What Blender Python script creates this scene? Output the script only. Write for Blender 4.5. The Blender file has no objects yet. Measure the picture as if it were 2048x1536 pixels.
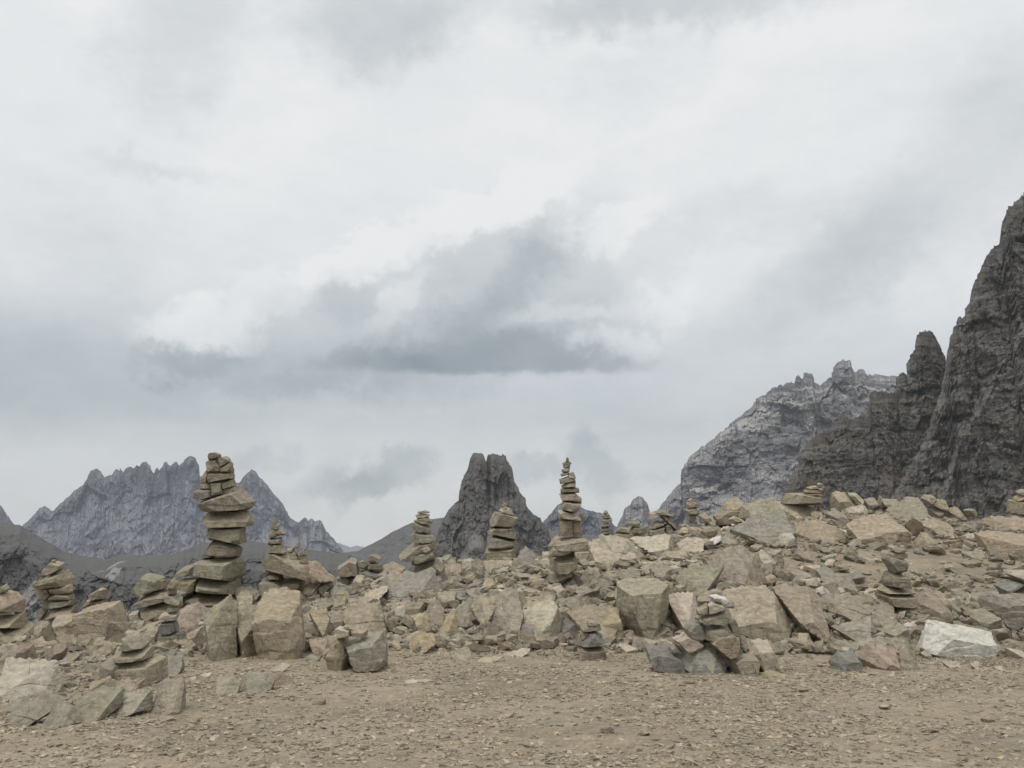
import bpy, bmesh, math, random
import numpy as np
from mathutils import Vector, Matrix

R = math.radians
SC = bpy.context.scene
COL = SC.collection

# ------------------------------------------------------------------ camera
F = 1774.0                      # focal length in photo pixels (2048 wide)
PITCH = R(10.29)
EYE = Vector((0.0, 0.0, 1.6))
cam_d = bpy.data.cameras.new('camera')
cam = bpy.data.objects.new('camera', cam_d); COL.objects.link(cam)
cam.location = EYE; cam.rotation_euler = (R(90) + PITCH, 0, 0)
cam_d.sensor_width = 36.0; cam_d.lens = 36.0 * F / 2048.0
cam_d.clip_start = 0.1; cam_d.clip_end = 60000
SC.camera = cam

CP, SP = math.cos(PITCH), math.sin(PITCH)
def ray(px, py):
    """direction seen at a photo pixel"""
    a = (px - 1024) / F; b = -(py - 768) / F
    return Vector((a, CP - b * SP, SP + b * CP))
def P(px, py, d):
    r = ray(px, py)
    return EYE + r * (d / r.y)

# ------------------------------------------------------------------ render settings, exposure
SC.view_settings.view_transform = 'Standard'; SC.view_settings.look = 'None'
SC.view_settings.exposure = 0.04; SC.view_settings.gamma = 1.0
SC.view_settings.use_curve_mapping = False
SC.render.engine = 'CYCLES'
SC.cycles.use_denoising = True
SC.cycles.max_bounces = 4; SC.cycles.diffuse_bounces = 2; SC.cycles.volume_bounces = 1
SC.cycles.use_adaptive_sampling = True; SC.cycles.adaptive_threshold = 0.02

# ------------------------------------------------------------------ node helper
class NT:
    def __init__(s, tree): s.t = tree; s.n = tree.nodes; s.l = tree.links
    def new(s, kind, **kw):
        n = s.n.new(kind)
        for k, v in kw.items(): setattr(n, k, v)
        return n
    def put(s, sock, v):
        if isinstance(v, bpy.types.NodeSocket): s.l.new(v, sock)
        elif v is not None:
            if hasattr(sock.default_value, '__len__') and len(sock.default_value) == 4 and len(v) == 3: v = (*v, 1)
            sock.default_value = v
    def math(s, op, a, b=None, c=None, clamp=False):
        n = s.new('ShaderNodeMath', operation=op, use_clamp=clamp)
        for i, v in enumerate((a, b, c)):
            if v is not None: s.put(n.inputs[i], v)
        return n.outputs[0]
    def vmath(s, op, a, b=None, c=None):
        n = s.new('ShaderNodeVectorMath', operation=op)
        for i, v in enumerate((a, b, c)):
            if v is not None:
                s.put(n.inputs[3] if (op == 'SCALE' and i == 1) else n.inputs[i], v)
        return n.outputs[0]
    def noise(s, vec, scale, detail=4, rough=0.55, dist=0.0, color=False, kind=None):
        n = s.new('ShaderNodeTexNoise')
        if kind: n.noise_type = kind
        s.put(n.inputs['Vector'], vec); n.inputs['Scale'].default_value = scale
        n.inputs['Detail'].default_value = detail; n.inputs['Roughness'].default_value = rough
        n.inputs['Distortion'].default_value = dist
        return n.outputs['Color' if color else 0]
    def map(s, vec, loc=(0, 0, 0), rot=(0, 0, 0), scale=(1, 1, 1), kind='POINT'):
        n = s.new('ShaderNodeMapping', vector_type=kind)
        s.put(n.inputs[0], vec); n.inputs[1].default_value = loc; n.inputs[2].default_value = rot; n.inputs[3].default_value = scale
        return n.outputs[0]
    def rng(s, v, a, b, c=0.0, d=1.0, kind='LINEAR'):
        n = s.new('ShaderNodeMapRange', interpolation_type=kind)
        s.put(n.inputs[0], v)
        for i, x in enumerate((a, b, c, d)): n.inputs[i + 1].default_value = x
        return n.outputs[0]
    def mix(s, f, a, b, blend='MIX'):
        n = s.new('ShaderNodeMix', data_type='RGBA', blend_type=blend, clamp_factor=True)
        s.put(n.inputs[0], f); s.put(n.inputs[6], a); s.put(n.inputs[7], b)
        return n.outputs[2]
    def ramp(s, f, stops, interp='LINEAR'):
        n = s.new('ShaderNodeValToRGB'); s.put(n.inputs[0], f)
        e = n.color_ramp.elements; n.color_ramp.interpolation = interp
        while len(e) < len(stops): e.new(0.5)
        for i, (p, c) in enumerate(stops):
            e[i].position = p; e[i].color = (*c, 1) if len(c) == 3 else c
        return n.outputs[0]

# ------------------------------------------------------------------ sky: cloudy world
SUN_EL, SUN_AZ = R(66), R(215)           # sun behind thin cloud, high behind the camera and to the left
world = bpy.data.worlds.new('World'); SC.world = world; world.use_nodes = True
w = NT(world.node_tree); w.n.clear()
out = w.new('ShaderNodeOutputWorld'); bg = w.new('ShaderNodeBackground')
w.l.new(bg.outputs[0], out.inputs[0])
tc = w.new('ShaderNodeTexCoord').outputs['Generated']
sky = w.new('ShaderNodeTexSky', sky_type='NISHITA', sun_disc=False)
sky.sun_elevation = SUN_EL; sky.sun_rotation = SUN_AZ; sky.altitude = 2300
skyc = w.vmath('SCALE', sky.outputs[0], 0.10)
# billows: bend the direction with noise before measuring the clouds in it
n1 = w.noise(tc, 5.0, 5, 0.58, color=True)
warp = w.vmath('SCALE', w.vmath('SUBTRACT', n1, (0.5, 0.5, 0.5)), 0.075)
wv = w.vmath('ADD', tc, warp)
n2 = w.noise(tc, 20.0, 9, 0.68, color=True)
wv = w.vmath('ADD', wv, w.vmath('SCALE', w.vmath('SUBTRACT', n2, (0.5, 0.5, 0.5)), 0.085))
BASES = [  # flat-bottomed undersides: px, py, half width, half height, tilt, darkness, edge
 (990,735,320,75,0,.22,.6),(1000,690,340,120,4,.14,.9),(760,745,220,50,2,.14,.8),(1200,745,170,60,0,.12,.8)]
CLOUDS = [  # px, py, half width, half height, tilt, darkness (negative = bright crown), edge
 (860,640,480,170,12,.13,.5),(1080,520,260,160,20,.09,.5),(980,600,260,60,32,.14,.9),(1085,480,120,55,60,.12,.9),(700,600,110,60,-10,.10,.8),
 (400,725,150,45,4,.17,.6),(590,775,260,40,4,.12,.9),(1250,640,110,120,0,.05,.8),
 (370,90,150,190,-35,.17,.8),(750,30,250,120,12,.26,.8),(1350,-5,430,75,0,.28,.8),(1290,170,220,80,10,.10,.9),(900,70,120,60,0,.05,.8),
 (1850,400,400,150,32,.15,.9),(1640,560,260,100,30,.12,.9),(1960,160,300,110,0,.08,.9),(330,358,180,24,2,.08,.8),
 (1440,450,180,90,20,.10,.8),(120,730,520,170,0,.14,1.),
 (780,950,130,60,25,.22,.5),(700,990,110,50,10,.16,.6),(620,985,110,50,20,.13,.8),(1070,945,90,40,0,.18,.6),(1195,930,60,70,35,.18,.6),(510,925,50,32,0,.12,.8),(1310,945,60,18,0,.10,.8),
 (400,655,140,62,6,-.17,.6),(560,590,110,55,15,-.09,.5),(690,520,130,55,20,-.12,.5),(860,460,150,60,24,-.10,.5),(1040,395,160,55,15,-.14,.5),(1230,455,140,46,8,-.13,.6),
 (1130,625,170,34,5,-.13,.8),(1240,690,90,45,0,-.12,.6),(800,610,110,36,42,-.10,.7),(1340,610,60,60,0,-.08,.7)]
def cloud_sum(rows):
    tot = None
    for (px, py, rx, ry, rot, amt, edge) in rows:
        c = ray(px, py).normalized(); az = math.atan2(c.x, c.y)
        k = 1.12 / (F * 1.03)
        m = w.map(wv, tuple(c), (0, -R(rot), -az), (rx * k, 0.9, ry * k), 'TEXTURE')
        g = w.new('ShaderNodeTexGradient', gradient_type='SPHERICAL'); w.put(g.inputs[0], m)
        b = w.rng(g.outputs[1], 0.0, edge, 0.0, amt * (1.15 if amt > 0 else 1.3), 'SMOOTHSTEP')
        tot = b if tot is None else w.math('ADD', tot, b)
    return tot
dark = cloud_sum(CLOUDS)
sepw = w.new('ShaderNodeSeparateXYZ'); w.put(sepw.inputs[0], w.vmath('ADD', tc, w.vmath('SCALE', w.vmath('SUBTRACT', n2, (0.5, 0.5, 0.5)), 0.02)))
floor_z = ray(1000, 748).normalized().z
dark = w.math('ADD', dark, w.math('MULTIPLY', cloud_sum(BASES), w.rng(sepw.outputs[2], floor_z - .004, floor_z + .006, 0, 1, 'SMOOTHSTEP')))
sep = w.new('ShaderNodeSeparateXYZ'); w.put(sep.inputs[0], tc)
z = sep.outputs[2]
def zt(v): return (v,) * 3
base = w.ramp(w.math('ADD', z, 0.1), [(0.0, zt(.36)), (.14, zt(.30)), (.19, zt(.29)), (.235, zt(.43)), (.29, zt(.35)), (.36, zt(.18)), (.48, zt(.07)), (.62, zt(.04)), (1, zt(.08))])
fb = w.noise(w.map(tc, (0, 0, 0), (0, 0, 0), (1, 1, 2.2)), 6.0, 9, 0.66)
fb2 = w.noise(w.map(tc, (3, 1, 0), (0, 0, 0), (1, 1, 1.8)), 2.6, 4, 0.5)
t = w.math('ADD', dark, base)
t = w.math('ADD', t, w.math('MULTIPLY', w.math('SUBTRACT', fb, 0.5), 0.42))
t = w.math('ADD', t, w.math('MULTIPLY', w.math('SUBTRACT', fb2, 0.5), 0.22), clamp=True)
colr = w.ramp(t, [(0, (.87, .88, .875)), (.12, (.80, .82, .83)), (.3, (.655, .685, .70)), (.5, (.505, .545, .565)), (.7, (.37, .41, .44)), (1, (.24, .285, .31))])
warm = w.rng(z, .05, .17, 1, 0)
colr = w.mix(w.math('MULTIPLY', warm, .5), colr, w.mix(1.0, colr, (1.07, 1.0, .90), 'MULTIPLY'))
w.put(bg.inputs[0], w.mix(0.94, skyc, colr)); bg.inputs[1].default_value = 1.0

sun_d = bpy.data.lights.new('sun', 'SUN'); sun = bpy.data.objects.new('sun', sun_d); COL.objects.link(sun)
sun_d.energy = 1.3; sun_d.angle = R(12); sun_d.color = (1.0, 0.95, 0.88)
sdir = Vector((math.sin(SUN_AZ) * math.cos(SUN_EL), math.cos(SUN_AZ) * math.cos(SUN_EL), math.sin(SUN_EL)))
sun.rotation_euler = sdir.to_track_quat('Z', 'Y').to_euler(); sun.location = (0, -30, 60)

# ------------------------------------------------------------------ numpy gradient noise
_rs = np.random.RandomState(7)
_perm = np.concatenate([_rs.permutation(256)] * 3)
_grad = _rs.normal(size=(256, 3)); _grad /= np.linalg.norm(_grad, axis=1)[:, None]
def pnoise(p):
    p = np.asarray(p, float); i = np.floor(p).astype(int); f = p - i; i &= 255
    u = f * f * f * (f * (f * 6 - 15) + 10)
    def g(dx, dy, dz):
        h = _perm[_perm[_perm[(i[:, 0] + dx) & 255] + ((i[:, 1] + dy) & 255)] + ((i[:, 2] + dz) & 255)]
        return (_grad[h] * (f - (dx, dy, dz))).sum(1)
    def lp(a, b, t): return a + (b - a) * t
    x00 = lp(g(0,0,0), g(1,0,0), u[:,0]); x10 = lp(g(0,1,0), g(1,1,0), u[:,0])
    x01 = lp(g(0,0,1), g(1,0,1), u[:,0]); x11 = lp(g(0,1,1), g(1,1,1), u[:,0])
    return lp(lp(x00, x10, u[:,1]), lp(x01, x11, u[:,1]), u[:,2]) * 1.6
def fbm(p, oct=4, gain=0.5, lac=2.03, ridged=False):
    p = np.asarray(p, float); a = 1.0; s = 0; n = 0
    for _ in range(oct):
        v = pnoise(p)
        if ridged: v = 1 - 2 * np.abs(v)
        s = s + a * v; n += a; a *= gain; p = p * lac + 17.3
    return s / n

# ------------------------------------------------------------------ object helpers
def mesh_from(name, v, f, smooth=False):
    me = bpy.data.meshes.new(name)
    v = np.asarray(v, np.float32); f = np.asarray(f, np.int32); k = f.shape[1]
    me.vertices.add(len(v)); me.vertices.foreach_set('co', v.ravel())
    me.loops.add(f.size); me.loops.foreach_set('vertex_index', f.ravel())
    me.polygons.add(len(f)); me.polygons.foreach_set('loop_start', np.arange(0, f.size, k, dtype=np.int32))
    me.polygons.foreach_set('loop_total', np.full(len(f), k, np.int32))
    me.polygons.foreach_set('use_smooth', np.full(len(f), smooth))
    me.update(calc_edges=True)
    return me
def link(name, data, mat=None, parent=None, loc=(0, 0, 0), label=None, cat=None, group=None, kind=None, color=None):
    o = bpy.data.objects.new(name, data); COL.objects.link(o)
    o.location = loc
    if mat is not None and data is not None and not data.materials: data.materials.append(mat)
    if parent is not None: o.parent = parent
    if label: o['label'] = label
    if cat: o['category'] = cat
    if group: o['group'] = group
    if kind: o['kind'] = kind
    if color is not None: o.color = (*color, 1)
    return o

# ------------------------------------------------------------------ materials
def new_mat(name):
    m = bpy.data.materials.new(name); m.use_nodes = True
    t = NT(m.node_tree); t.n.clear()
    o = t.new('ShaderNodeOutputMaterial'); b = t.new('ShaderNodeBsdfPrincipled'); t.l.new(b.outputs[0], o.inputs[0])
    b.inputs['Roughness'].default_value = 0.92; b.inputs['Specular IOR Level'].default_value = 0.25
    return m, t, b
def bump(t, b, h, strength, dist):
    n = t.new('ShaderNodeBump'); n.inputs['Strength'].default_value = strength; n.inputs['Distance'].default_value = dist
    t.put(n.inputs['Height'], h); t.l.new(n.outputs[0], b.inputs['Normal']); return n

def rock_material(name, source):
    m, t, b = new_mat(name)
    geo = t.new('ShaderNodeNewGeometry'); pos = geo.outputs['Position']
    if source == 'object':
        tint = t.new('ShaderNodeObjectInfo').outputs['Color']
    else:
        tint = t.new('ShaderNodeAttribute', attribute_name='tint').outputs['Color']
    big = t.noise(pos, 2.3, 4, 0.6); mid = t.noise(pos, 9, 5, 0.65); fine = t.noise(pos, 60, 4, 0.7)
    strata = t.noise(t.map(pos, (0, 0, 0), (R(12), R(-9), 0), (1.2, 1.2, 16)), 1.6, 4, 0.6)
    v = t.math('MULTIPLY', t.rng(mid, .3, .7, .70, 1.25), t.rng(fine, .25, .75, .76, 1.2))
    v = t.math('MULTIPLY', v, t.rng(strata, .3, .7, .93, 1.06))
    c = t.vmath('SCALE', tint, v)
    # iron staining and pale grey lichen crust
    ochre = t.rng(t.noise(pos, 3.4, 5, 0.6, 0.6), .56, .72, 0, .55)
    c = t.mix(ochre, c, t.mix(1.0, c, (1.10, .97, .76), 'MULTIPLY'))
    grey = t.rng(t.noise(t.map(pos, (9, 4, 2)), 4.1, 6, 0.65, 0.4), .55, .68, 0, .5)
    c = t.mix(grey, c, t.mix(1.0, c, (.92, .94, .92), 'MULTIPLY'))
    # hairline cracks
    vo = t.new('ShaderNodeTexVoronoi', feature='DISTANCE_TO_EDGE'); vo.inputs['Scale'].default_value = 2.6
    t.put(vo.inputs['Vector'], t.vmath('ADD', t.map(pos, (0, 0, 0), (R(10), R(14), 0), (1.5, 1.5, .9)), t.vmath('SCALE', t.noise(pos, 5, 3, .6, color=True), .35)))
    crack = t.rng(vo.outputs['Distance'], .0, .022, 1, 0)
    crack = t.math('MULTIPLY', crack, t.rng(big, .48, .60, 0, 1))
    c = t.mix(t.math('MULTIPLY', crack, .5), c, t.mix(1.0, c, (.35, .32, .28), 'MULTIPLY'))
    # pale dust settled on level ledges
    nz = t.new('ShaderNodeSeparateXYZ'); t.put(nz.inputs[0], geo.outputs['Normal'])
    dust = t.rng(t.math('ADD', nz.outputs[2], t.math('MULTIPLY', t.math('SUBTRACT', mid, .5), .5)), .35, .8, 0, .55)
    c = t.mix(dust, c, t.mix(1.0, c, (1.30, 1.28, 1.25), 'MULTIPLY'))
    # chipped scars and specks
    chip = t.noise(t.map(pos, (2, 8, 5), (R(20), R(-15), 0), (1, 1, 1.8)), 14, 7, .72, .3)
    c = t.vmath('SCALE', c, t.rng(chip, .36, .64, .88, 1.12))
    scar = t.rng(t.noise(t.map(pos, (6, 1, 9)), 6.5, 5, .7, .8), .60, .64, 0, .5)
    c = t.mix(scar, c, t.mix(1.0, c, (1.28, 1.24, 1.18), 'MULTIPLY'))
    damp = t.rng(t.noise(t.map(pos, (1, 5, 3), (0, 0, 0), (1, 1, .5)), 3.1, 5, .7, .5), .60, .70, 0, .28)
    c = t.mix(damp, c, t.mix(1.0, c, (.62, .60, .56), 'MULTIPLY'))
    t.put(b.inputs['Base Color'], c)
    h = t.math('ADD', t.math('MULTIPLY', mid, .7), t.math('ADD', t.math('MULTIPLY', fine, .25), t.math('ADD', t.math('MULTIPLY', chip, .6), t.math('MULTIPLY', scar, -.25))))
    h = t.math('ADD', h, t.math('MULTIPLY', strata, .22))
    h = t.math('SUBTRACT', h, t.math('MULTIPLY', crack, .5))
    bump(t, b, h, 0.75, 0.045)
    return m
ROCK = rock_material('limestone', 'object')
ROCK_T = rock_material('limestone_rubble', 'attribute')

def ground_material():
    m, t, b = new_mat('stony_dirt')
    pos = t.new('ShaderNodeNewGeometry').outputs['Position']
    big = t.noise(pos, .5, 4, .6, .5); mid = t.noise(pos, 4, 5, .65); fine = t.noise(pos, 45, 4, .75)
    c = t.ramp(big, [(.3, (.25, .21, .152)), (.5, (.315, .26, .187)), (.7, (.38, .318, .235))])
    c = t.mix(t.rng(t.noise(t.map(pos, (5, 2, 0), (0, 0, R(-20)), (.5, 1.6, 1)), 1.3, 4, .6), .5, .7, 0, .6), c, (.27, .245, .20))
    c = t.vmath('SCALE', c, t.math('MULTIPLY', t.rng(mid, .3, .7, .78, 1.2), t.rng(fine, .25, .75, .72, 1.25)))
    vo = t.new('ShaderNodeTexVoronoi'); vo.inputs['Scale'].default_value = 28
    t.put(vo.inputs['Vector'], t.vmath('ADD', pos, t.vmath('SCALE', t.noise(pos, 20, 2, .5, color=True), .03)))
    c = t.mix(.4, c, t.mix(1.0, c, t.rng(vo.outputs['Color'], 0, 1, .6, 1.5), 'MULTIPLY'))
    t.put(b.inputs['Base Color'], c)
    h = t.math('ADD', t.math('MULTIPLY', fine, .35), t.math('MULTIPLY', vo.outputs['Distance'], -.5))
    bump(t, b, t.math('ADD', h, mid), 0.8, 0.03)
    return m
GROUND = ground_material()

def mountain_material(name, dark, light, scree, size, strata=0.5, streak=0.5, scree_lo=.55, scree_hi=.75, patch=0.0, warm=None, spots=(), spot_col=(.5, .49, .47), spot_d=1000):
    """size = metres of the main rock features"""
    m, t, b = new_mat(name)
    geo = t.new('ShaderNodeNewGeometry'); pos = geo.outputs['Position']
    p = t.vmath('SCALE', pos, 1.0 / size)
    wp = t.vmath('ADD', p, t.vmath('SCALE', t.noise(p, .8, 3, .5, color=True), .6))
    n_big = t.noise(wp, .9, 5, .62); n_fine = t.noise(wp, 5, 6, .7)
    beds = t.noise(t.map(wp, (0, 0, 0), (R(3), R(4), 0), (.12, .12, 2.4)), 1.6, 5, .65)
    cols = t.noise(t.map(wp, (4, 0, 0), (0, 0, 0), (2.2, 2.2, .25)), 1.5, 5, .65)
    v = t.math('ADD', t.math('MULTIPLY', n_big, .5), t.math('MULTIPLY', n_fine, .5))
    v = t.math('ADD', v, t.math('MULTIPLY', t.math('SUBTRACT', beds, .5), strata))
    v = t.math('ADD', v, t.math('MULTIPLY', t.math('SUBTRACT', cols, .5), streak))
    c = t.mix(t.rng(v, .34, .68, 0, 1), dark, light)
    if warm: c = t.mix(t.rng(t.noise(wp, .6, 4, .6), .5, .7, 0, .6), c, warm)
    nz = t.new('ShaderNodeSeparateXYZ'); t.put(nz.inputs[0], geo.outputs['Normal'])
    sl = t.math('ADD', nz.outputs[2], t.math('MULTIPLY', t.math('SUBTRACT', t.noise(wp, 2.2, 5, .65), .5), .7))
    c = t.mix(t.rng(sl, scree_lo, scree_hi, 0, .85), c, scree)
    if patch:
        c = t.mix(t.rng(t.noise(t.map(wp, (7, 3, 1), (0, R(25), 0), (1.2, 1.2, .5)), 1.1, 5, .6), .66 - patch, .70, 0, .9), c, scree)
    if spots:                                 # snow or scree lying in known places on the face
        ws = t.vmath('ADD', pos, t.vmath('SCALE', t.vmath('SUBTRACT', t.noise(p, 1.6, 6, .72, color=True), (.5, .5, .5)), size * .8))
        m_ = None
        for sx, sy, rx, ry, rot in spots:
            c_ = P(sx, sy, spot_d); k_ = spot_d / F
            g_ = t.new('ShaderNodeTexGradient', gradient_type='SPHERICAL')
            t.put(g_.inputs[0], t.map(ws, tuple(c_), (0, -R(rot), 0), (rx * k_, size * 12, ry * k_), 'TEXTURE'))
            m_ = g_.outputs[1] if m_ is None else t.math('MAXIMUM', m_, g_.outputs[1])
        c = t.mix(t.rng(m_, .12, .22, 0, .92), c, spot_col)
    t.put(b.inputs['Base Color'], c)
    bump(t, b, t.math('ADD', t.math('ADD', t.math('MULTIPLY', n_fine, .8), beds), cols), 0.6, size * .2)
    return m

# ------------------------------------------------------------------ ridge terrain (height as a function of place)
Y0 = 13.3
KY = [14.5, 16, 18, 20, 23, 26]
KPX = [-400, 0, 250, 420, 600, 750, 900, 1100, 1250, 1400, 1550, 1700, 1850, 2048, 2500]
KT = [[1295,1278,1272,1330,1400,1480],[1295,1278,1272,1330,1400,1480],[1292,1265,1252,1300,1400,1480],[1288,1245,1228,1260,1350,1440],
      [1282,1232,1206,1215,1270,1350],[1278,1218,1180,1158,1190,1250],[1278,1208,1170,1143,1132,1160],[1280,1203,1160,1135,1118,1122],
      [1288,1200,1150,1115,1098,1092],[1288,1195,1138,1100,1070,1062],[1288,1192,1138,1102,1060,1042],[1298,1210,1150,1110,1064,1028],
      [1306,1222,1165,1120,1074,1032],[1310,1230,1170,1126,1084,1048],[1310,1230,1170,1126,1084,1048]]
_zz = []
for row in KT:
    zs = [0.0, 0.0]
    for y, py in zip(KY, row):
        r = ray(1024, py); zs.append(1.6 + y * r.z / r.y)
    zs += [zs[-1] - 4, zs[-1] - 22, zs[-1] - 75, -150]
    _zz.append(zs)
_zz = np.array(_zz); _ky = np.array([-1000, Y0] + KY + [33, 60, 160, 420.0])
def height(x, y, detail=True):
    x = np.atleast_1d(np.asarray(x, float)); y = np.atleast_1d(np.asarray(y, float))
    px = 1024 + 1.022 * F * x / np.maximum(y, 6.0)
    px = np.clip(px, KPX[0], KPX[-1] - 1)
    iu = np.clip(np.searchsorted(KPX, px, side='right') - 1, 0, len(KPX) - 2)
    ka = np.array(KPX, float); fu = (px - ka[iu]) / (ka[iu + 1] - ka[iu]); fu = fu * fu * (3 - 2 * fu)
    yc = np.clip(y, -999, 419.9)
    iv = np.clip(np.searchsorted(_ky, yc, side='right') - 1, 0, len(_ky) - 2)
    fv = (yc - _ky[iv]) / (_ky[iv + 1] - _ky[iv])
    z = (_zz[iu, iv] * (1 - fv) + _zz[iu, iv + 1] * fv) * (1 - fu) + (_zz[iu + 1, iv] * (1 - fv) + _zz[iu + 1, iv + 1] * fv) * fu
    if detail:
        q = np.stack([x, y, np.zeros_like(x)], 1)
        z = z + 0.045 * fbm(q * 0.35, 2) + 0.022 * fbm(q * 1.7 + 5, 3)
        rough = np.clip((y - Y0) / 2.0, 0, 1)
        z = z + rough * (0.10 * fbm(q * 1.1 + 30, 4) - 0.02) + rough * np.clip(y - 26, 0, 40) * .05 * fbm(q * .2, 3)
    return z
def hz(x, y): return float(height([x], [y])[0])
def hit(px, py, dmin=5.0, dmax=27.0):
    r = ray(px, py); ds = np.arange(dmin, dmax, 0.06)
    pts = np.array([[r.x / r.y * d, d, 1.6 + r.z / r.y * d] for d in ds])
    below = pts[:, 2] <= height(pts[:, 0], pts[:, 1])
    k = np.argmax(below) if below.any() else len(ds) - 1
    if not below.any():
        gap = pts[:, 2] - height(pts[:, 0], pts[:, 1]); gap[ds < 14] = 99
        k = int(np.argmin(gap))
    return float(ds[k])

def axis(a): return np.concatenate([np.arange(s, e, st) for s, e, st in a])
xs = axis([(-400, -60, 20), (-60, -16, 2.0), (-16, 16, .11), (16, 60, 2.0), (60, 420, 20)])
ys = axis([(-400, -20, 30), (-20, 5, 1.0), (5, 28, .1), (28, 60, 1.0), (60, 440, 10)])
X, Y = np.meshgrid(xs, ys)
Z = height(X.ravel(), Y.ravel())
def grid_faces(nu, nv):
    i = np.arange(nu * nv).reshape(nv, nu)
    return np.stack([i[:-1, :-1], i[:-1, 1:], i[1:, 1:], i[1:, :-1]], -1).reshape(-1, 4)
gm = mesh_from('ground', np.stack([X.ravel(), Y.ravel(), Z], 1), grid_faces(len(xs), len(ys)), True)
ground = link('ground', gm, GROUND, kind='structure', label='dusty tan stony ground rising to the rubble ridge', cat='ground')
ridge = ground

# valley floor out to the horizon
vx = np.linspace(-9300, 9300, 90); vy = np.concatenate([np.linspace(-9300, 350, 20), np.linspace(500, 9300, 70)])
VX, VY = np.meshgrid(vx, vy); VZ = -170 + 25 * fbm(np.stack([VX.ravel() / 900, VY.ravel() / 900, VX.ravel() * 0], 1), 3)
M_VALLEY = mountain_material('valley_scree', (.07, .075, .07), (.15, .15, .14), (.14, .145, .12), 60)
link('valley_floor', mesh_from('valley_floor', np.stack([VX.ravel(), VY.ravel(), VZ], 1), grid_faces(90, 90), True), M_VALLEY,
     kind='structure', label='grey valley floor far below the ridge', cat='valley')

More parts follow.
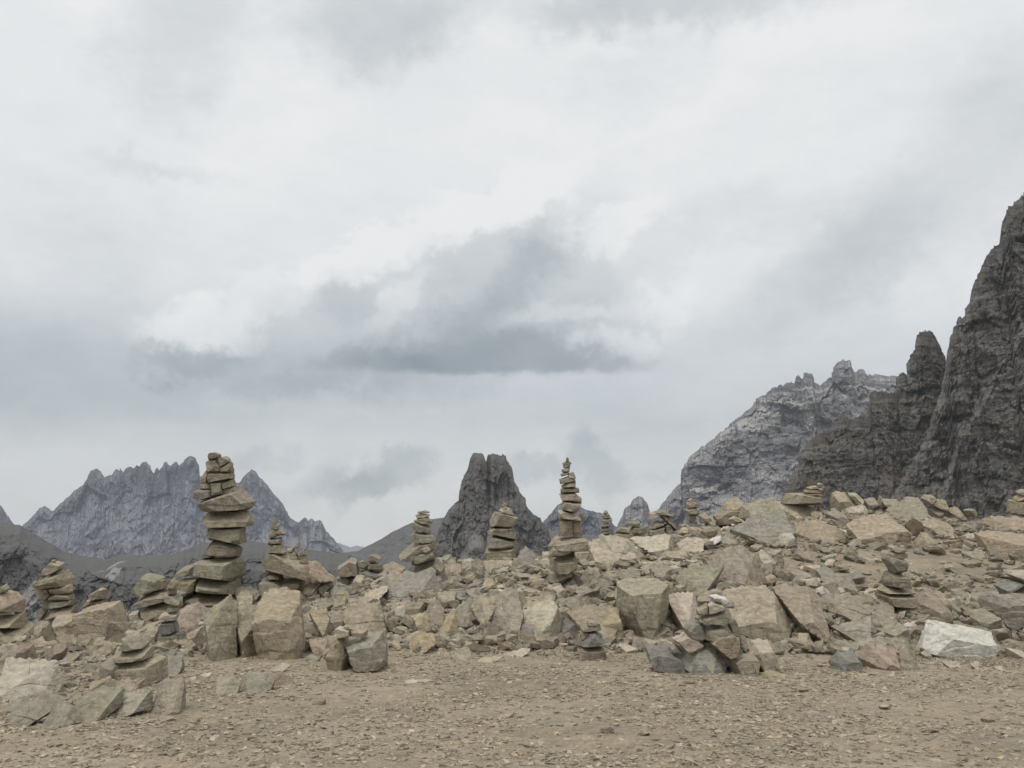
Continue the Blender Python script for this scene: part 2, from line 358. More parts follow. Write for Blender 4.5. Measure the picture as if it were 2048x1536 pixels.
# ------------------------------------------------------------------ mountains
def pts(s, view):
    ox, oy, k = view
    return [(ox + float(a.split(',')[0]) / k, oy + float(a.split(',')[1]) / k) for a in s.split()]
def mountain(name, sky_pts, D, zbase, prof, mat, label, nu, nv, jag=(2.0, 30), relief=60, fsize=120, column=1.0, beds=0.0, back=0.6, seed=0, dvar=None, blk=1.0, vs=1.0, vpow=1.0, bedw=.30):
    """sky_pts: skyline as seen from the viewpoint; D distance of the crest; prof [(share of the drop, metres towards the viewer)]"""
    sx = np.array([p[0] for p in sky_pts]); sy = np.array([p[1] for p in sky_pts])
    px = np.linspace(sx[0], sx[-1], nu); py = np.interp(px, sx, sy)
    q = np.stack([px / jag[1], px * 0 + seed * 3.1, px * 0], 1)
    py = py - jag[0] * (fbm(q, 5, .62, ridged=True) - .25) - jag[0] * .5 * fbm(q * 5, 3, .7)
    cell = np.floor(px / (jag[1] * .22) + .7 * pnoise(q * 3)).astype(int); cell2 = np.floor(px / (jag[1] * .09)).astype(int)
    py = py - jag[0] * 1.1 * (_perm[(cell + seed * 13) & 255] / 255.0 - .5) - jag[0] * .5 * (_perm[(cell2 + seed * 29) & 255] / 255.0 - .5)
    jx = jag[0] * .9 * (_perm[(np.floor(py / (jag[1] * .25) + .5 * pnoise(q * 4)).astype(int) + seed * 7) & 255] / 255.0 - .5) + jag[0] * .6 * fbm(np.stack([py / jag[1] * 2, px / 40, px * 0], 1), 4, .7)
    tops = np.array([P(a, b, D) for a, b in zip(px + jx, py)])
    V = np.concatenate([-np.linspace(1, .05, 8), np.linspace(0, 1, nv) ** vpow])
    pv = np.array([p[0] for p in prof]); pd = np.array([p[1] for p in prof])
    out = np.zeros((len(V), nu, 3)); face = tops[:, :2] / np.linalg.norm(tops[:, :2], axis=1)[:, None]   # the faces look towards the pass
    for j, v in enumerate(V):
        H = tops[:, 2] - zbase
        av = abs(v)
        fwd = np.interp(av, pv, pd); sh = (-fwd if v >= 0 else H * av * back + 5)
        out[j, :, :2] = tops[:, :2] + face * np.reshape(sh, (-1, 1)); out[j, :, 2] = tops[:, 2] - H * av
    q = out.reshape(-1, 3).copy(); v = np.repeat(V, nu)
    qn = q / fsize * (1, 1, vs) + seed * 7.7
    wq = np.stack([fbm(qn * .9 + 3, 4), fbm(qn * .9 + 11, 4), fbm(qn * .9 + 23, 4)], 1) * .30
    g = fbm((qn + wq * .5) * (1.5, .6, .35 if column > .5 else .9), 4, .5, ridged=True)
    tu = np.tile(np.concatenate([[0], np.cumsum(np.linalg.norm(np.diff(tops[:, :2], axis=0), axis=1))]), len(V)) / fsize
    def facets(fu, fz, o, tilt, up):          # shards of rock, each a tilted plane between sharp joints
        pu = tu * fu + o + .35 * pnoise(np.stack([tu * fu * .7, qn[:, 2] * fz * .7, tu * 0 + o], 1)); pz = qn[:, 2] * fz + o * 1.7 + .25 * pu * math.sin(o)
        iu, iz = np.floor(pu).astype(int), np.floor(pz).astype(int); best = np.full(len(pu), 1e9); val = np.zeros(len(pu))
        for a_ in (-1, 0, 1):
            for b2 in (-1, 0, 1):
                h_ = _perm[_perm[(iu + a_) & 255] + ((iz + b2) & 255)]
                cu = iu + a_ + .15 + .7 * h_ / 255.0; cz = iz + b2 + .15 + .7 * _perm[h_ + 1] / 255.0
                du, dz_ = pu - cu, pz - cz; d2 = np.maximum(np.abs(du), np.abs(dz_)) + .35 * (np.abs(du) + np.abs(dz_))
                m_ = d2 < best; best = np.where(m_, d2, best)
                r1, r2, r3 = _perm[h_ + 7] / 255.0 - .5, _perm[h_ + 19] / 255.0 - .5, _perm[h_ + 31] / 255.0 - .5
                val = np.where(m_, r1 + tilt * (2 * r2 * du - (up + r3) * dz_), val)
        return val
    g2 = blk * (1.3 * facets(2.0, 1.3, 3.3, .8, .5) + .75 * facets(5.0, 3.6, 9.1, .9, .5) + .42 * facets(12, 10, 5.7, .9, .4) + .2 * facets(27, 24, 1.9, .9, .3)) + .35 * fbm(qn * 9 + 40, 3, .6)
    amt = np.clip(np.abs(v) * 14, 0.12, 1)
    dy = relief * (g - .2) * amt + relief * .30 * g2 * amt
    if beds:
        zb = (q[:, 2] + q[:, 0] * .05) / beds + 1.2 * fbm(qn * .8 + 60, 3)
        st = (zb - np.floor(zb)); dy = dy + relief * bedw * (st - .5) * amt
        zb2 = zb * 3.7; dy = dy + relief * .10 * ((zb2 - np.floor(zb2)) - .5) * amt
    if dvar: dy = dy + dvar(q, v) * amt
    fc = np.tile(face, (len(V), 1))
    q[:, :2] -= fc * (dy * np.where(v >= 0, 1, -.3))[:, None]
    sd = relief * .10 * fbm(qn * 2.3 + 80, 3) * amt
    q[:, 0] += sd * fc[:, 1]; q[:, 1] -= sd * fc[:, 0]
    me = mesh_from(name, q, grid_faces(nu, len(V)), False)
    o = link(name, me, mat, kind='structure', label=label, cat='mountain')
    return o

NB = (0, 850, 2.731); NC = (680, 860, 3.103); ND = (1300, 600, 2.738); NE = (1500, 380, 2.292)
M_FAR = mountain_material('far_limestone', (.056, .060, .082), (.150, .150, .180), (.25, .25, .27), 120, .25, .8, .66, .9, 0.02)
far_main = pts("130,545 190,490 215,455 245,445 285,470 300,465 330,430 400,365 450,330 475,295 485,262 505,245 535,243 552,262 570,290 590,275 610,278 620,255 640,238 652,255 660,235 670,258 690,240 705,225 730,235 745,218 760,230 785,205 800,198 820,225 832,262 840,265 860,232 872,250 885,232 900,208 912,203 930,225 950,210 968,203 978,222 1000,205 1020,178 1050,170 1065,180 1085,220 1090,280 1130,330 1180,350 1240,330 1280,300 1290,320 1310,315 1330,285 1350,260 1368,249 1373,243 1380,252 1395,255 1420,290 1450,315 1470,345 1500,385 1550,440 1580,500 1610,530 1630,535 1650,515 1668,508 1680,525 1700,508 1720,530 1745,520 1765,540 1780,580 1820,620 1880,695 1960,760 2060,800", NB)
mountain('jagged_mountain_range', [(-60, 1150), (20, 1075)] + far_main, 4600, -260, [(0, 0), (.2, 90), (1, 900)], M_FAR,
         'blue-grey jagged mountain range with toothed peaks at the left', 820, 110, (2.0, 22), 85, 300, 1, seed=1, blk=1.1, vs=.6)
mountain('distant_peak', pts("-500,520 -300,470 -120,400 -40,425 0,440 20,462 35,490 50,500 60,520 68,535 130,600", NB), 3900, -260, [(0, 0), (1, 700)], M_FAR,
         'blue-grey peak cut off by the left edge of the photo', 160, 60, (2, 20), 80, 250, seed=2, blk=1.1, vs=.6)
mountain('distant_ridge_line', [(560, 1100), (640, 1086), (668, 1083), (684, 1089), (700, 1095), (712, 1091), (724, 1094), (760, 1100), (840, 1110)], 7800, -280, [(0, 0), (1, 1200)], M_FAR,
         'very faint blue ridge in the gap left of the grey slope', 120, 30, (1.0, 20), 150, 600, seed=3)
M_HILL = mountain_material('hill_rock', (.050, .050, .050), (.165, .162, .158), (.125, .125, .120), 9, .35, .6, .74, .95, 0.0, (.15, .14, .12), spots=[(32, 1195, 26, 34, 0), (138, 1130, 16, 34, -40), (60, 1235, 22, 30, 10), (165, 1150, 26, 14, -30), (250, 1215, 60, 8, 20)], spot_col=(.30, .295, .285), spot_d=640)
hill = pts("0,535 60,540 110,548 150,575 200,600 280,650 350,690 420,710 500,720 580,735 640,710 800,712 950,705 1000,690 1060,660 1100,645 1350,630 1450,645 1560,660 1680,680 1840,700 1900,704 1990,740", NB)
mountain('rocky_plateau', [(-500, 1000), (-200, 1035)] + hill + [(820, 1150), (980, 1190)], 760, -170, [(0, 0), (.05, 60), (.12, 95), (.45, 130), (.7, 230), (1, 380)], M_HILL,
         'dark grey plateau with cliffs and scree below the blue range', 600, 180, (.8, 26), 12, 42, 1, seed=4, vpow=1.7)
M_SLOPE = mountain_material('slope_scree', (.065, .066, .066), (.19, .188, .184), (.15, .15, .147), 9, .3, .4, .7, 1.1)
mountain('grey_slope', [(560, 1135)] + pts("-120,800 0,765 110,750 250,680 330,630 450,575 560,555 640,545 760,520 900,520", NC) + [(1100, 1060), (1300, 1085), (1500, 1100)], 1150, -170, [(0, 0), (.5, 320), (1, 560)], M_SLOPE,
         'grey scree slope rising from the gap to the rock tower', 400, 120, (.6, 30), 9, 60, 0, seed=5, vpow=1.5)
M_TOWER = mountain_material('tower_rock', (.115, .11, .104), (.235, .225, .21), (.22, .215, .20), 26, .35, .7, .70, .9, 0.0, (.19, .165, .14))
tower = [(852, 1150), (866, 1100)] + pts("590,700 600,650 640,560 660,520 690,480 733,440 745,370 755,310 785,260 800,215 813,165 830,146 850,140 885,150 900,180 906,196 910,196 917,156 950,148 975,152 1000,160 1008,153 1030,165 1040,195 1065,235 1078,280 1080,320 1100,350 1125,400 1150,430 1162,480 1200,525 1245,550 1255,575 1290,600 1300,650", NC) + [(1112, 1120)]
def tower_bits(q, v):
    # deep chimney between the two summits, and the lower plinth standing forward
    ax = q[:, 0] / q[:, 1]; px = 1024 + 1.01 * F * ax
    chim = -13 * np.exp(-((px - 977) / 5.0) ** 2) - 4 * np.exp(-((px - 992) / 4.0) ** 2) - 4 * np.exp(-((px - 1018) / 3.5) ** 2)
    zt = q[:, 2]
    return chim * np.clip((zt - 30) / 20, 0, 1)
mountain('rock_tower', tower, 1000, -150, [(0, 0), (.27, 14), (.36, 20), (.41, 60), (.62, 78), (.8, 110), (1, 240)], M_TOWER,
         'twin-topped dark rock tower standing behind the middle cairns', 400, 260, (1.8, 14), 9, 36, 0, seed=6, dvar=tower_bits, blk=1.25, vs=.6)
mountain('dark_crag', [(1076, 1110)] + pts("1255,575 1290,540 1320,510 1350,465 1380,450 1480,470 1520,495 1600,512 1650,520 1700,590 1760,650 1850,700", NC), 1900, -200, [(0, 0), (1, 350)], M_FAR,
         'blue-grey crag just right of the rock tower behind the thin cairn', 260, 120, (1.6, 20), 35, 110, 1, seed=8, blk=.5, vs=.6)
M_PALE = mountain_material('pale_limestone', (.105, .106, .116), (.275, .265, .268), (.42, .40, .385), 75, 1.1, .5, 0.78, 1.0, 0.0, spots=[(1522, 842, 44, 26, 15), (1610, 832, 14, 46, -8), (1578, 808, 40, 8, -20), (1470, 855, 16, 7, 20), (1690, 838, 26, 7, 10), (1665, 875, 30, 8, 15), (1640, 772, 50, 5, -5), (1740, 775, 60, 4, -6), (1720, 800, 60, 4, -8), (1400, 985, 40, 6, 0), (1590, 930, 50, 5, 15), (1640, 980, 12, 30, 10)], spot_col=(.46, .45, .43), spot_d=2390)
mountain('small_peak', [(1210, 1110)] + pts("1700,630 1720,600 1750,540 1770,485 1800,465 1820,430 1850,412 1880,420 1905,455 1925,510 1960,510 2010,560 2100,640", NC), 2300, -200, [(0, 0), (1, 500)], M_PALE,
         'small pointed grey peak left of the big pale mountain', 200, 110, (1.6, 16), 40, 110, 1, seed=9, blk=.6)
pale = [(1270, 1090), (1300, 1040)] + pts("50,1140 130,1040 170,1000 175,930 215,870 270,820 340,770 400,715 440,680 500,635 545,600 590,545 650,500 680,480 698,478 703,464 720,466 724,484 740,460 780,455 793,460 797,415 812,412 822,430 832,436 845,408 860,402 868,408 890,410 900,460 930,470 960,445 990,430 1005,375 1030,340 1050,333 1085,334 1100,345 1110,385 1118,400 1130,395 1140,380 1160,380 1175,395 1190,410 1260,412 1350,425 1500,450 1700,520 2000,700", ND)
mountain('pale_mountain', pale, 2500, -250, [(0, 0), (.12, 110), (.3, 160), (.45, 330), (1, 800)], M_PALE,
         'pale grey banded mountain with snow patches behind the dark cliff', 640, 250, (3.2, 24), 55, 190, .3, beds=120, seed=10, blk=.8)
M_CLIFF = mountain_material('cliff_rock', (.090, .086, .081), (.20, .186, .172), (.17, .165, .15), 15, 1.5, .75, .78, 1.0, 0.0, (.17, .135, .105))
spire = [(1500, 1120)] + pts("690,1150 715,1110 740,1030 780,940 810,900 830,840 870,770 930,735 990,690 1030,640 1060,625 1080,650 1110,655 1190,615 1200,590 1205,505 1235,503 1270,500 1300,510 1335,512 1343,515 1350,430 1362,408 1375,405 1395,408 1404,418 1405,360 1425,310 1440,285 1452,270 1455,215 1475,182 1490,175 1530,168 1548,178 1560,195 1585,250 1600,280 1615,310 1622,380 1660,480 1760,620 1900,800", ND)
mountain('dark_pinnacle_ridge', spire, 640, -120, [(0, 0), (.5, 40), (1, 200)], M_CLIFF,
         'dark brown stepped ridge with a rounded pinnacle before the great cliff', 440, 240, (3.6, 12), 8, 30, 1, beds=22, seed=11, blk=.8, bedw=.5)
cliff = [(1560, 1130), (1700, 1080), (1780, 1000), (1850, 880)] + pts("1615,420 1624,350 1628,280 1640,220 1660,170 1680,130 1690,100 1720,95 1725,60 1740,30", ND) + \
    pts("985,570 998,545 1010,470 1050,380 1090,300 1120,262 1150,240 1148,170 1155,150 1168,140 1170,100 1215,55 1256,20 1330,-60 1500,-180 1700,-220 1900,-120 2050,80 2150,500", NE)
mountain('great_dark_cliff', cliff, 600, -120, [(0, 0), (.25, 25), (.3, 45), (.7, 75), (1, 190)], M_CLIFF,
         'great dark layered cliff wall at the right edge', 460, 350, (4.5, 14), 12, 42, 1, beds=26, seed=12, blk=.8, bedw=.6)

# ------------------------------------------------------------------ stones
def ico(sub):
    bm = bmesh.new(); bmesh.ops.create_icosphere(bm, subdivisions=sub, radius=1.0)
    v = np.array([x.co[:] for x in bm.verts]); f = np.array([[x.index for x in fc.verts] for fc in bm.faces]); bm.free()
    return v / np.linalg.norm(v, axis=1)[:, None], f
ICO = {s: ico(s) for s in (1, 2, 3, 4, 5, 6)}
def star(u, planes, dims):
    """points of a convex stone bounded by PLANES (nx,ny,nz,d), sampled in directions U stretched to DIMS, with crisp edges"""
    N = np.array([p[:3] for p in planes], float); L = np.linalg.norm(N, axis=1); N /= L[:, None]; d = np.array([p[3] for p in planes], float)
    c = np.zeros(3); step = .25 * min(dims)
    for k in range(80):                       # walk the centre to the roomiest place inside
        sl = d - N @ c; i = int(np.argmin(sl)); c = c - N[i] * step * (.94 ** k) * .5
    sl = d - N @ c
    if sl.min() <= 0: c = np.zeros(3); sl = d
    w_ = u * dims; w_ /= np.linalg.norm(w_, axis=1)[:, None]
    q = w_ @ N.T
    r = np.where(q > 1e-4, sl / np.maximum(q, 1e-4), 1e9).min(1)
    x = w_ * r[:, None]
    h = 3.0 / math.sqrt(len(u))
    for _ in range(2):                        # pull vertices near an edge onto it
        S = sl[None] - x @ N.T
        i1 = np.argmin(S, 1); n1 = N[i1]; S2 = S.copy(); S2[np.arange(len(x)), i1] = 1e9
        m = N[None] - (n1 @ N.T)[:, :, None] * n1[:, None, :]; mm = np.linalg.norm(m, axis=2)
        D = np.where(mm > .15, S2 / np.maximum(mm, .15), 1e9); i2 = np.argmin(D, 1); k = np.arange(len(x))
        near = D[k, i2] < h * np.linalg.norm(x, axis=1) * (.62 if _ == 0 else .45)
        x = x + np.where(near, S2[k, i2] / np.maximum(mm[k, i2] ** 2, .02), 0)[:, None] * m[k, i2] * (1 if _ == 0 else 0)
        break
    return x + c
def roughen(v, size, rng, amp=.02, fine=.012):
    off = rng.uniform(0, 200, 3)
    c = v.mean(0); w = v - c
    d = w / (np.linalg.norm(w, axis=1)[:, None] + 1e-9)
    q = w / size
    n = fbm(q * 2.0 + off, 2, .5)[:, None] * amp * size * 1.3
    tilt = np.array([rng.uniform(-.15, .15), .1, 1.0])
    st = q @ tilt * 5.5 + fbm(q * 1.2 + off, 2) * 1.1
    fr = st - np.floor(st); led = _perm[(np.floor(st).astype(int) + int(off[0])) & 255] / 255.0 - .5
    n = n + (led * 1.6 * amp * size)[:, None] - (np.clip(.12 - np.minimum(fr, 1 - fr), 0, 1) * amp * size * 4)[:, None]
    n = n + fbm(q * 7 + off, 3, .6)[:, None] * fine * size * 1.6
    return v + d * n

PAL = {'T': (.390, .328, .236), 'G': (.340, .308, .238), 'P': (.500, .440, .350), 'O': (.425, .345, .225), 'B': (.285, .235, .175),
       'D': (.225, .215, .19), 'U': (.305, .288, .248), 'H': (.11, .088, .06), 'W': (.56, .52, .48), 'K': (.410, .325, .248), 'M': (.355, .317, .242)}  # H: dark soil brown with the shade of a hole put into it
for _k in 'TGPOBUKM': PAL[_k] = tuple(.875 * (.72 * np.array(PAL[_k]) + .28 * np.array((.362, .322, .252)) * (sum(PAL[_k]) / .934)))
def tone(key, rng, j=.07):
    c = np.array(PAL[key]); return tuple(c * (1 + rng.uniform(-j, j)) * (1 + rng.uniform(-.03, .03, 3)))

VW = {'A': (0, 880, 4), 'B': (400, 880, 4), 'C': (800, 880, 4), 'D': (1200, 900, 4), 'E': (1536, 900, 4),
      'F': (0, 1150, 4), 'G': (400, 1150, 4), 'H': (800, 1150, 4), 'I': (1200, 1150, 4), 'J': (1536, 1150, 4)}
_sid = [0]
def stone(spec, key, d=None, parent=None, name='stone', thick=None, top=None, sub=None, flat=False, **kw):
    """A boulder whose outline follows SPEC ('view: x,y x,y ...'), standing at its own distance with its own thickness."""
    _sid[0] += 1; rng = np.random.RandomState(1000 + _sid[0])
    vw, s = spec.split(':'); P2 = np.array(pts(s, VW[vw]))
    lo, hi = P2.min(0), P2.max(0)
    # convex hull of outline
    pl = sorted(map(tuple, P2))
    def half(ps):
        h = []
        for p in ps:
            while len(h) > 1 and (h[-1][0]-h[-2][0])*(p[1]-h[-2][1])-(h[-1][1]-h[-2][1])*(p[0]-h[-2][0]) <= 0: h.pop()
            h.append(p)
        return h[:-1]
    hull = half(pl) + half(pl[::-1])
    if d is None:
        d = hit((lo[0] + hi[0]) / 2, hi[1] - 3)
        sunk = .06 * (hi[1] - lo[1]) + 2
        hull = [(a, b_ + sunk if b_ > (lo[1] + hi[1]) / 2 else b_) for a, b_ in hull]; hi = hi + np.array([0, sunk])
    W_ = [P(a, b, d) for a, b in hull]
    cx, cy = (lo + hi) / 2; C = P(cx, cy, d)
    w_ = (P(hi[0], cy, d) - P(lo[0], cy, d)).x; h_ = (P(cx, lo[1], d) - P(cx, hi[1], d)).z
    b = thick if thick is not None else min(max(.5 * min(w_, h_ * 1.6), .22 * w_), .75) * rng.uniform(.85, 1.15)
    planes = []; n = len(W_)
    for i in range(n):
        p, q = W_[i] - C, W_[(i + 1) % n] - C
        e = q - p; nx, nz = e.z, -e.x; L = math.hypot(nx, nz)
        if L < 1e-5: continue
        nx /= L; nz /= L
        if nx * (p.x + q.x) + nz * (p.z + q.z) < 0: nx, nz = -nx, -nz
        if nz > .45:
            ny = -((rng.uniform(.3, .8) if parent is None or parent is ground else rng.uniform(.12, .35)) if top is None else top); ay = b * .55
        elif nz < -.45: ny = rng.uniform(-.15, .15); ay = -b * .6 if ny < 0 else b * .6
        else: ny = rng.uniform(-.5, .2) * (.5 if parent is not None and parent is not ground else 1); ay = b * .3 if ny < 0 else 0
        off = nx * (p.x + q.x) / 2 + nz * (p.z + q.z) / 2
        # plane through the outline edge at depth ay
        nn = math.sqrt(1 + ny * ny); planes.append((nx / nn, ny / nn, nz / nn, max((off + ny * ay) / nn, .03 * w_)))
    def side(nx, ny, nz, dist):
        L = math.sqrt(nx * nx + ny * ny + nz * nz); planes.append((nx / L, ny / L, nz / L, dist / L))
    side(rng.uniform(-.22, .22), -1, rng.uniform(-.05, .28), b * .9); side(rng.uniform(-.2, .2), 1, rng.uniform(-.1, .2), b)
    for sg in (-1, 1):
        fx, fz = sg * rng.uniform(.25, .6), rng.uniform(-.25, .45); side(fx, -1, fz, b * .9 + (abs(fx) * w_ + abs(fz) * h_) * .5 * rng.uniform(.30, .75))
    for _ in range(3):   # broken corners at the front
        a = rng.uniform(0, 2 * math.pi); nv = np.array([math.cos(a), -rng.uniform(.5, 1.1), math.sin(a) * .8]); nv /= np.linalg.norm(nv)
        ext = max(nv[0] * p_.x + nv[2] * p_.z for p_ in [q_ - C for q_ in W_]) + abs(nv[1]) * b * .9
        planes.append((*nv, ext * rng.uniform(.84, .97)))
    pxw = hi[0] - lo[0]
    if sub is None: sub = 6 if pxw > 150 else (5 if pxw > 58 else 4)
    u, f = ICO[sub]
    v = star(u, planes, (w_ / 2, b, h_ / 2))
    v = roughen(v, math.sqrt(w_ * h_), rng, .020 if pxw > 60 else .026, .010)
    me = mesh_from(name, v, f, False)
    loc = C + Vector((0, b * .25, 0)) if parent is None or parent is ground else C + Vector((0, rng.uniform(-.02, .02), 0))
    o = link(name, me, ROCK, loc=loc, color=tone(key, rng), **kw)
    if parent is not None:
        o.parent = parent; o.matrix_parent_inverse = Matrix.Identity(4)
        o.location = loc - parent.location
    return o

def cairn(label, base, stones, name='cairn', d=None):
    if d is None: d = hit(*base)
    e = link(name, None, loc=P(base[0], base[1], d), label=label, cat='cairn', group='stacked stone cairns on the rubble ridge')
    for i, s in enumerate(stones):
        opt = s[2] if len(s) > 2 else {}
        stone(s[0], s[1], name='capstone' if i == 0 else ('base_stone' if i == len(stones) - 1 else 'stone'), d=d + opt.get('dd', 0), parent=e, thick=opt.get('thick'), top=opt.get('top'))
    return e

# ------------------------------------------------------------------ the cairns
cairn('tallest thick cairn of big tilted slabs standing left of the middle', (435, 1214), [
 ('A: 1665,130 1680,102 1720,97 1757,115 1755,140 1700,157 1670,155', 'B', dict(thick=.10)),
 ('A: 1643,165 1735,150 1765,200 1770,250 1665,258', 'M'), ('A: 1670,150 1825,150 1845,300 1665,300', 'B', dict(dd=.12, thick=.12)), ('A: 1605,300 1850,300 1868,452 1600,455', 'B', dict(dd=.16, thick=.15)), ('A: 1660,560 1930,560 1930,820 1680,800', 'B', dict(dd=.12, thick=.14)), ('A: 1740,140 1790,125 1825,140 1840,175 1765,215', 'M', dict(dd=.05)),
 ('A: 1765,215 1840,170 1853,200 1845,245 1830,258 1770,255', 'M', dict(dd=-.03)),
 ('A: 1600,290 1650,230 1665,265 1650,345 1605,350', 'P'), ('A: 1666,272 1690,260 1850,263 1862,305 1760,328 1670,345', 'G'),
 ('A: 1605,345 1660,342 1700,392 1606,395', 'M'), ('A: 1696,342 1775,338 1782,432 1703,449', 'G', dict(dd=-.06)),
 ('A: 1768,335 1855,308 1870,365 1787,392', 'M'), ('A: 1790,385 1905,362 1935,410 1850,450 1780,440', 'M', dict(dd=.1)),
 ('A: 1558,400 1600,390 1695,392 1702,450 1640,470 1600,477 1560,460', 'U', dict(dd=-.04)),
 ('A: 1600,475 1700,440 1830,420 1905,385 1990,480 1985,530 1950,556 1700,572 1640,552', 'G', dict(top=.25)),
 ('A: 1606,612 1665,572 1890,568 1975,588 1998,660 1985,688 1690,694 1650,662', 'M', dict(top=.5)),
 ('A: 1612,742 1700,695 1940,686 1945,822 1890,828 1700,782', 'M'),
 ('A: 1640,870 1690,812 1780,803 1850,828 1914,868 1897,925 1840,940 1680,918', 'G'),
 ('A: 1640,905 1700,800 1760,815 1700,940 1620,950', 'B', dict(dd=.12)),
 ('A: 1596,960 1640,936 1882,933 1897,960 1890,1062 1830,1120 1620,1095 1590,1050', 'M', dict(thick=.42)),
 ('A: 1423,1036 1600,965 1610,1050 1480,1092 1450,1085', 'M', dict(thick=.22)),
 ('A: 1586,1096 1860,1116 1868,1228 1700,1224 1572,1204', 'M', dict(thick=.4)),
 ('A: 1438,1104 1600,1097 1575,1210 1490,1238 1450,1258 1403,1150', 'O', dict(dd=.06, top=.1)),
 ('A: 1500,1240 1580,1213 1880,1228 1890,1268 1700,1302 1650,1345 1528,1330', 'B', dict(thick=.45)),
 ('A: 1430,1272 1515,1238 1522,1345 1432,1342', 'B', dict(dd=.05))])
cairn('slim tall cairn of small flat stones on a big block, right of the rock tower', (1140, 1178), [
 ('C: 1328,150 1340,135 1350,150 1348,170 1330,170', 'B'), ('C: 1296,190 1330,167 1360,169 1374,188 1340,202', 'G'), ('C: 1310,197 1362,189 1362,217 1310,221', 'M'),
 ('C: 1293,235 1330,218 1360,221 1355,252 1300,255', 'P'), ('C: 1282,270 1345,253 1355,276 1290,292', 'M'), ('C: 1358,262 1385,252 1408,297 1395,312 1345,292', 'P', dict(dd=-.03)),
 ('C: 1280,315 1350,288 1405,318 1405,328 1285,352', 'M'), ('C: 1298,362 1340,340 1405,328 1406,378 1310,384', 'P'), ('C: 1282,390 1300,381 1430,384 1433,414 1285,420', 'M'),
 ('C: 1276,440 1300,423 1400,422 1450,460 1452,494 1300,482', 'P'), ('C: 1296,502 1310,483 1455,498 1420,560 1395,583 1298,562', 'M'),
 ('C: 1268,567 1290,555 1400,583 1455,618 1440,648 1276,628', 'P'), ('C: 1435,595 1480,588 1492,622 1450,652', 'G', dict(dd=.1)),
 ('C: 1278,650 1300,628 1385,624 1390,755 1272,762 1290,700', 'G'), ('C: 1383,638 1442,643 1455,762 1385,765', 'T', dict(dd=.05)),
 ('C: 1208,842 1250,783 1400,763 1482,768 1483,872 1380,890 1220,890', 'T', dict(thick=.4)),
 ('C: 1196,905 1230,858 1300,848 1362,858 1368,903 1300,925 1210,932', 'M', dict(dd=-.25)),
 ('C: 1218,930 1250,908 1390,903 1417,960 1417,1022 1380,1046 1224,1040', 'T', dict(thick=.38)),
 ('C: 1188,1055 1300,1036 1388,1042 1377,1092 1260,1138 1188,1142', 'G'), ('C: 1380,1060 1440,1080 1450,1200 1390,1230 1375,1130', 'U', dict(dd=.1)),
 ('C: 1248,1180 1380,1108 1408,1130 1397,1252 1290,1255 1250,1210', 'U', dict(dd=-.05)), ('C: 1190,1135 1260,1135 1260,1215 1195,1210', 'B', dict(dd=.1))])
cairn('squat column cairn with a blocky leaning head in front of the rock tower', (1002, 1120), [
 ('C: 815,520 830,507 850,511 857,537 818,540', 'G'), ('C: 798,560 850,538 880,549 912,603 860,585 805,577', 'P'),
 ('C: 717,670 770,574 870,590 945,620 940,660 910,660 890,702 720,692', 'G', dict(thick=.3)), ('C: 698,740 740,697 900,698 932,750 930,797 760,762 705,752', 'G', dict(thick=.3)),
 ('C: 698,850 740,758 830,768 922,792 927,842 820,862', 'G', dict(thick=.34)), ('C: 690,862 820,856 925,838 922,962 880,972 698,972', 'T', dict(thick=.36))])
cairn('cairn with a hatted top and broad pale foot left of the rock tower', (848, 1174), [
 ('B: 1743,572 1800,562 1832,575 1820,586 1745,586', 'M'), ('B: 1726,600 1760,584 1838,598 1830,617 1740,626', 'P'), ('B: 1712,642 1800,612 1857,640 1852,668 1720,660', 'M'),
 ('B: 1698,692 1718,653 1780,663 1842,690 1837,735 1730,724', 'G'), ('B: 1690,750 1740,722 1862,743 1874,785 1840,818 1750,824 1695,795', 'G'),
 ('B: 1586,925 1640,880 1720,820 1862,808 1872,870 1850,930 1600,955', 'G', dict(thick=.3)), ('B: 1773,872 1820,850 1840,880 1800,910', 'P', dict(dd=-.3)),
 ('B: 1706,935 1770,898 1862,893 1874,950 1750,995 1700,990', 'M', dict(dd=-.15)), ('B: 1716,1025 1880,950 1952,1020 1942,1052 1720,1052', 'G', dict(thick=.35)),
 ('B: 1686,1058 1720,1050 1930,1048 1948,1142 1840,1172 1678,1182', 'K', dict(thick=.42))])
cairn('narrow cairn of little stones above a long slanting slab, right of the tallest cairn', (545, 1192), [
 ('B: 590,650 600,622 612,650 612,667 588,667', 'K'), ('B: 560,687 590,664 625,680 622,717 566,714', 'M'), ('B: 610,727 640,711 682,745 667,764 610,762', 'M'),
 ('B: 550,745 600,715 622,767 558,788', 'M'), ('B: 545,788 650,778 645,830 548,836', 'M'), ('B: 538,882 580,832 642,838 692,895 682,914 550,900', 'T'),
 ('B: 494,940 540,896 620,888 740,925 860,985 940,1060 900,1102 820,1108 640,1062 520,1005', 'M', dict(thick=.35, dd=.05)),
 ('B: 502,1042 600,1008 638,1040 605,1064 510,1060', 'M'), ('B: 538,1062 580,1048 640,1066 645,1116 548,1116', 'G', dict(thick=.2)),
 ('B: 453,1162 480,1113 620,1108 645,1130 722,1180 717,1243 560,1245 468,1228', 'U', dict(thick=.34)), ('B: 640,1110 810,1100 830,1160 740,1240 660,1200', 'T', dict(dd=.15, thick=.3))])
cairn('tiny reddish-tipped stack perched on the slanting slab', (592, 1128), [
 ('B: 753,852 790,798 799,852 772,866', 'K'), ('B: 698,872 750,858 747,892 705,908', 'M'), ('B: 713,902 760,888 792,962 718,955', 'T'),
 ('B: 778,900 830,868 852,920 790,938', 'M'), ('B: 793,952 850,936 868,988 800,986', 'T')], d=None)
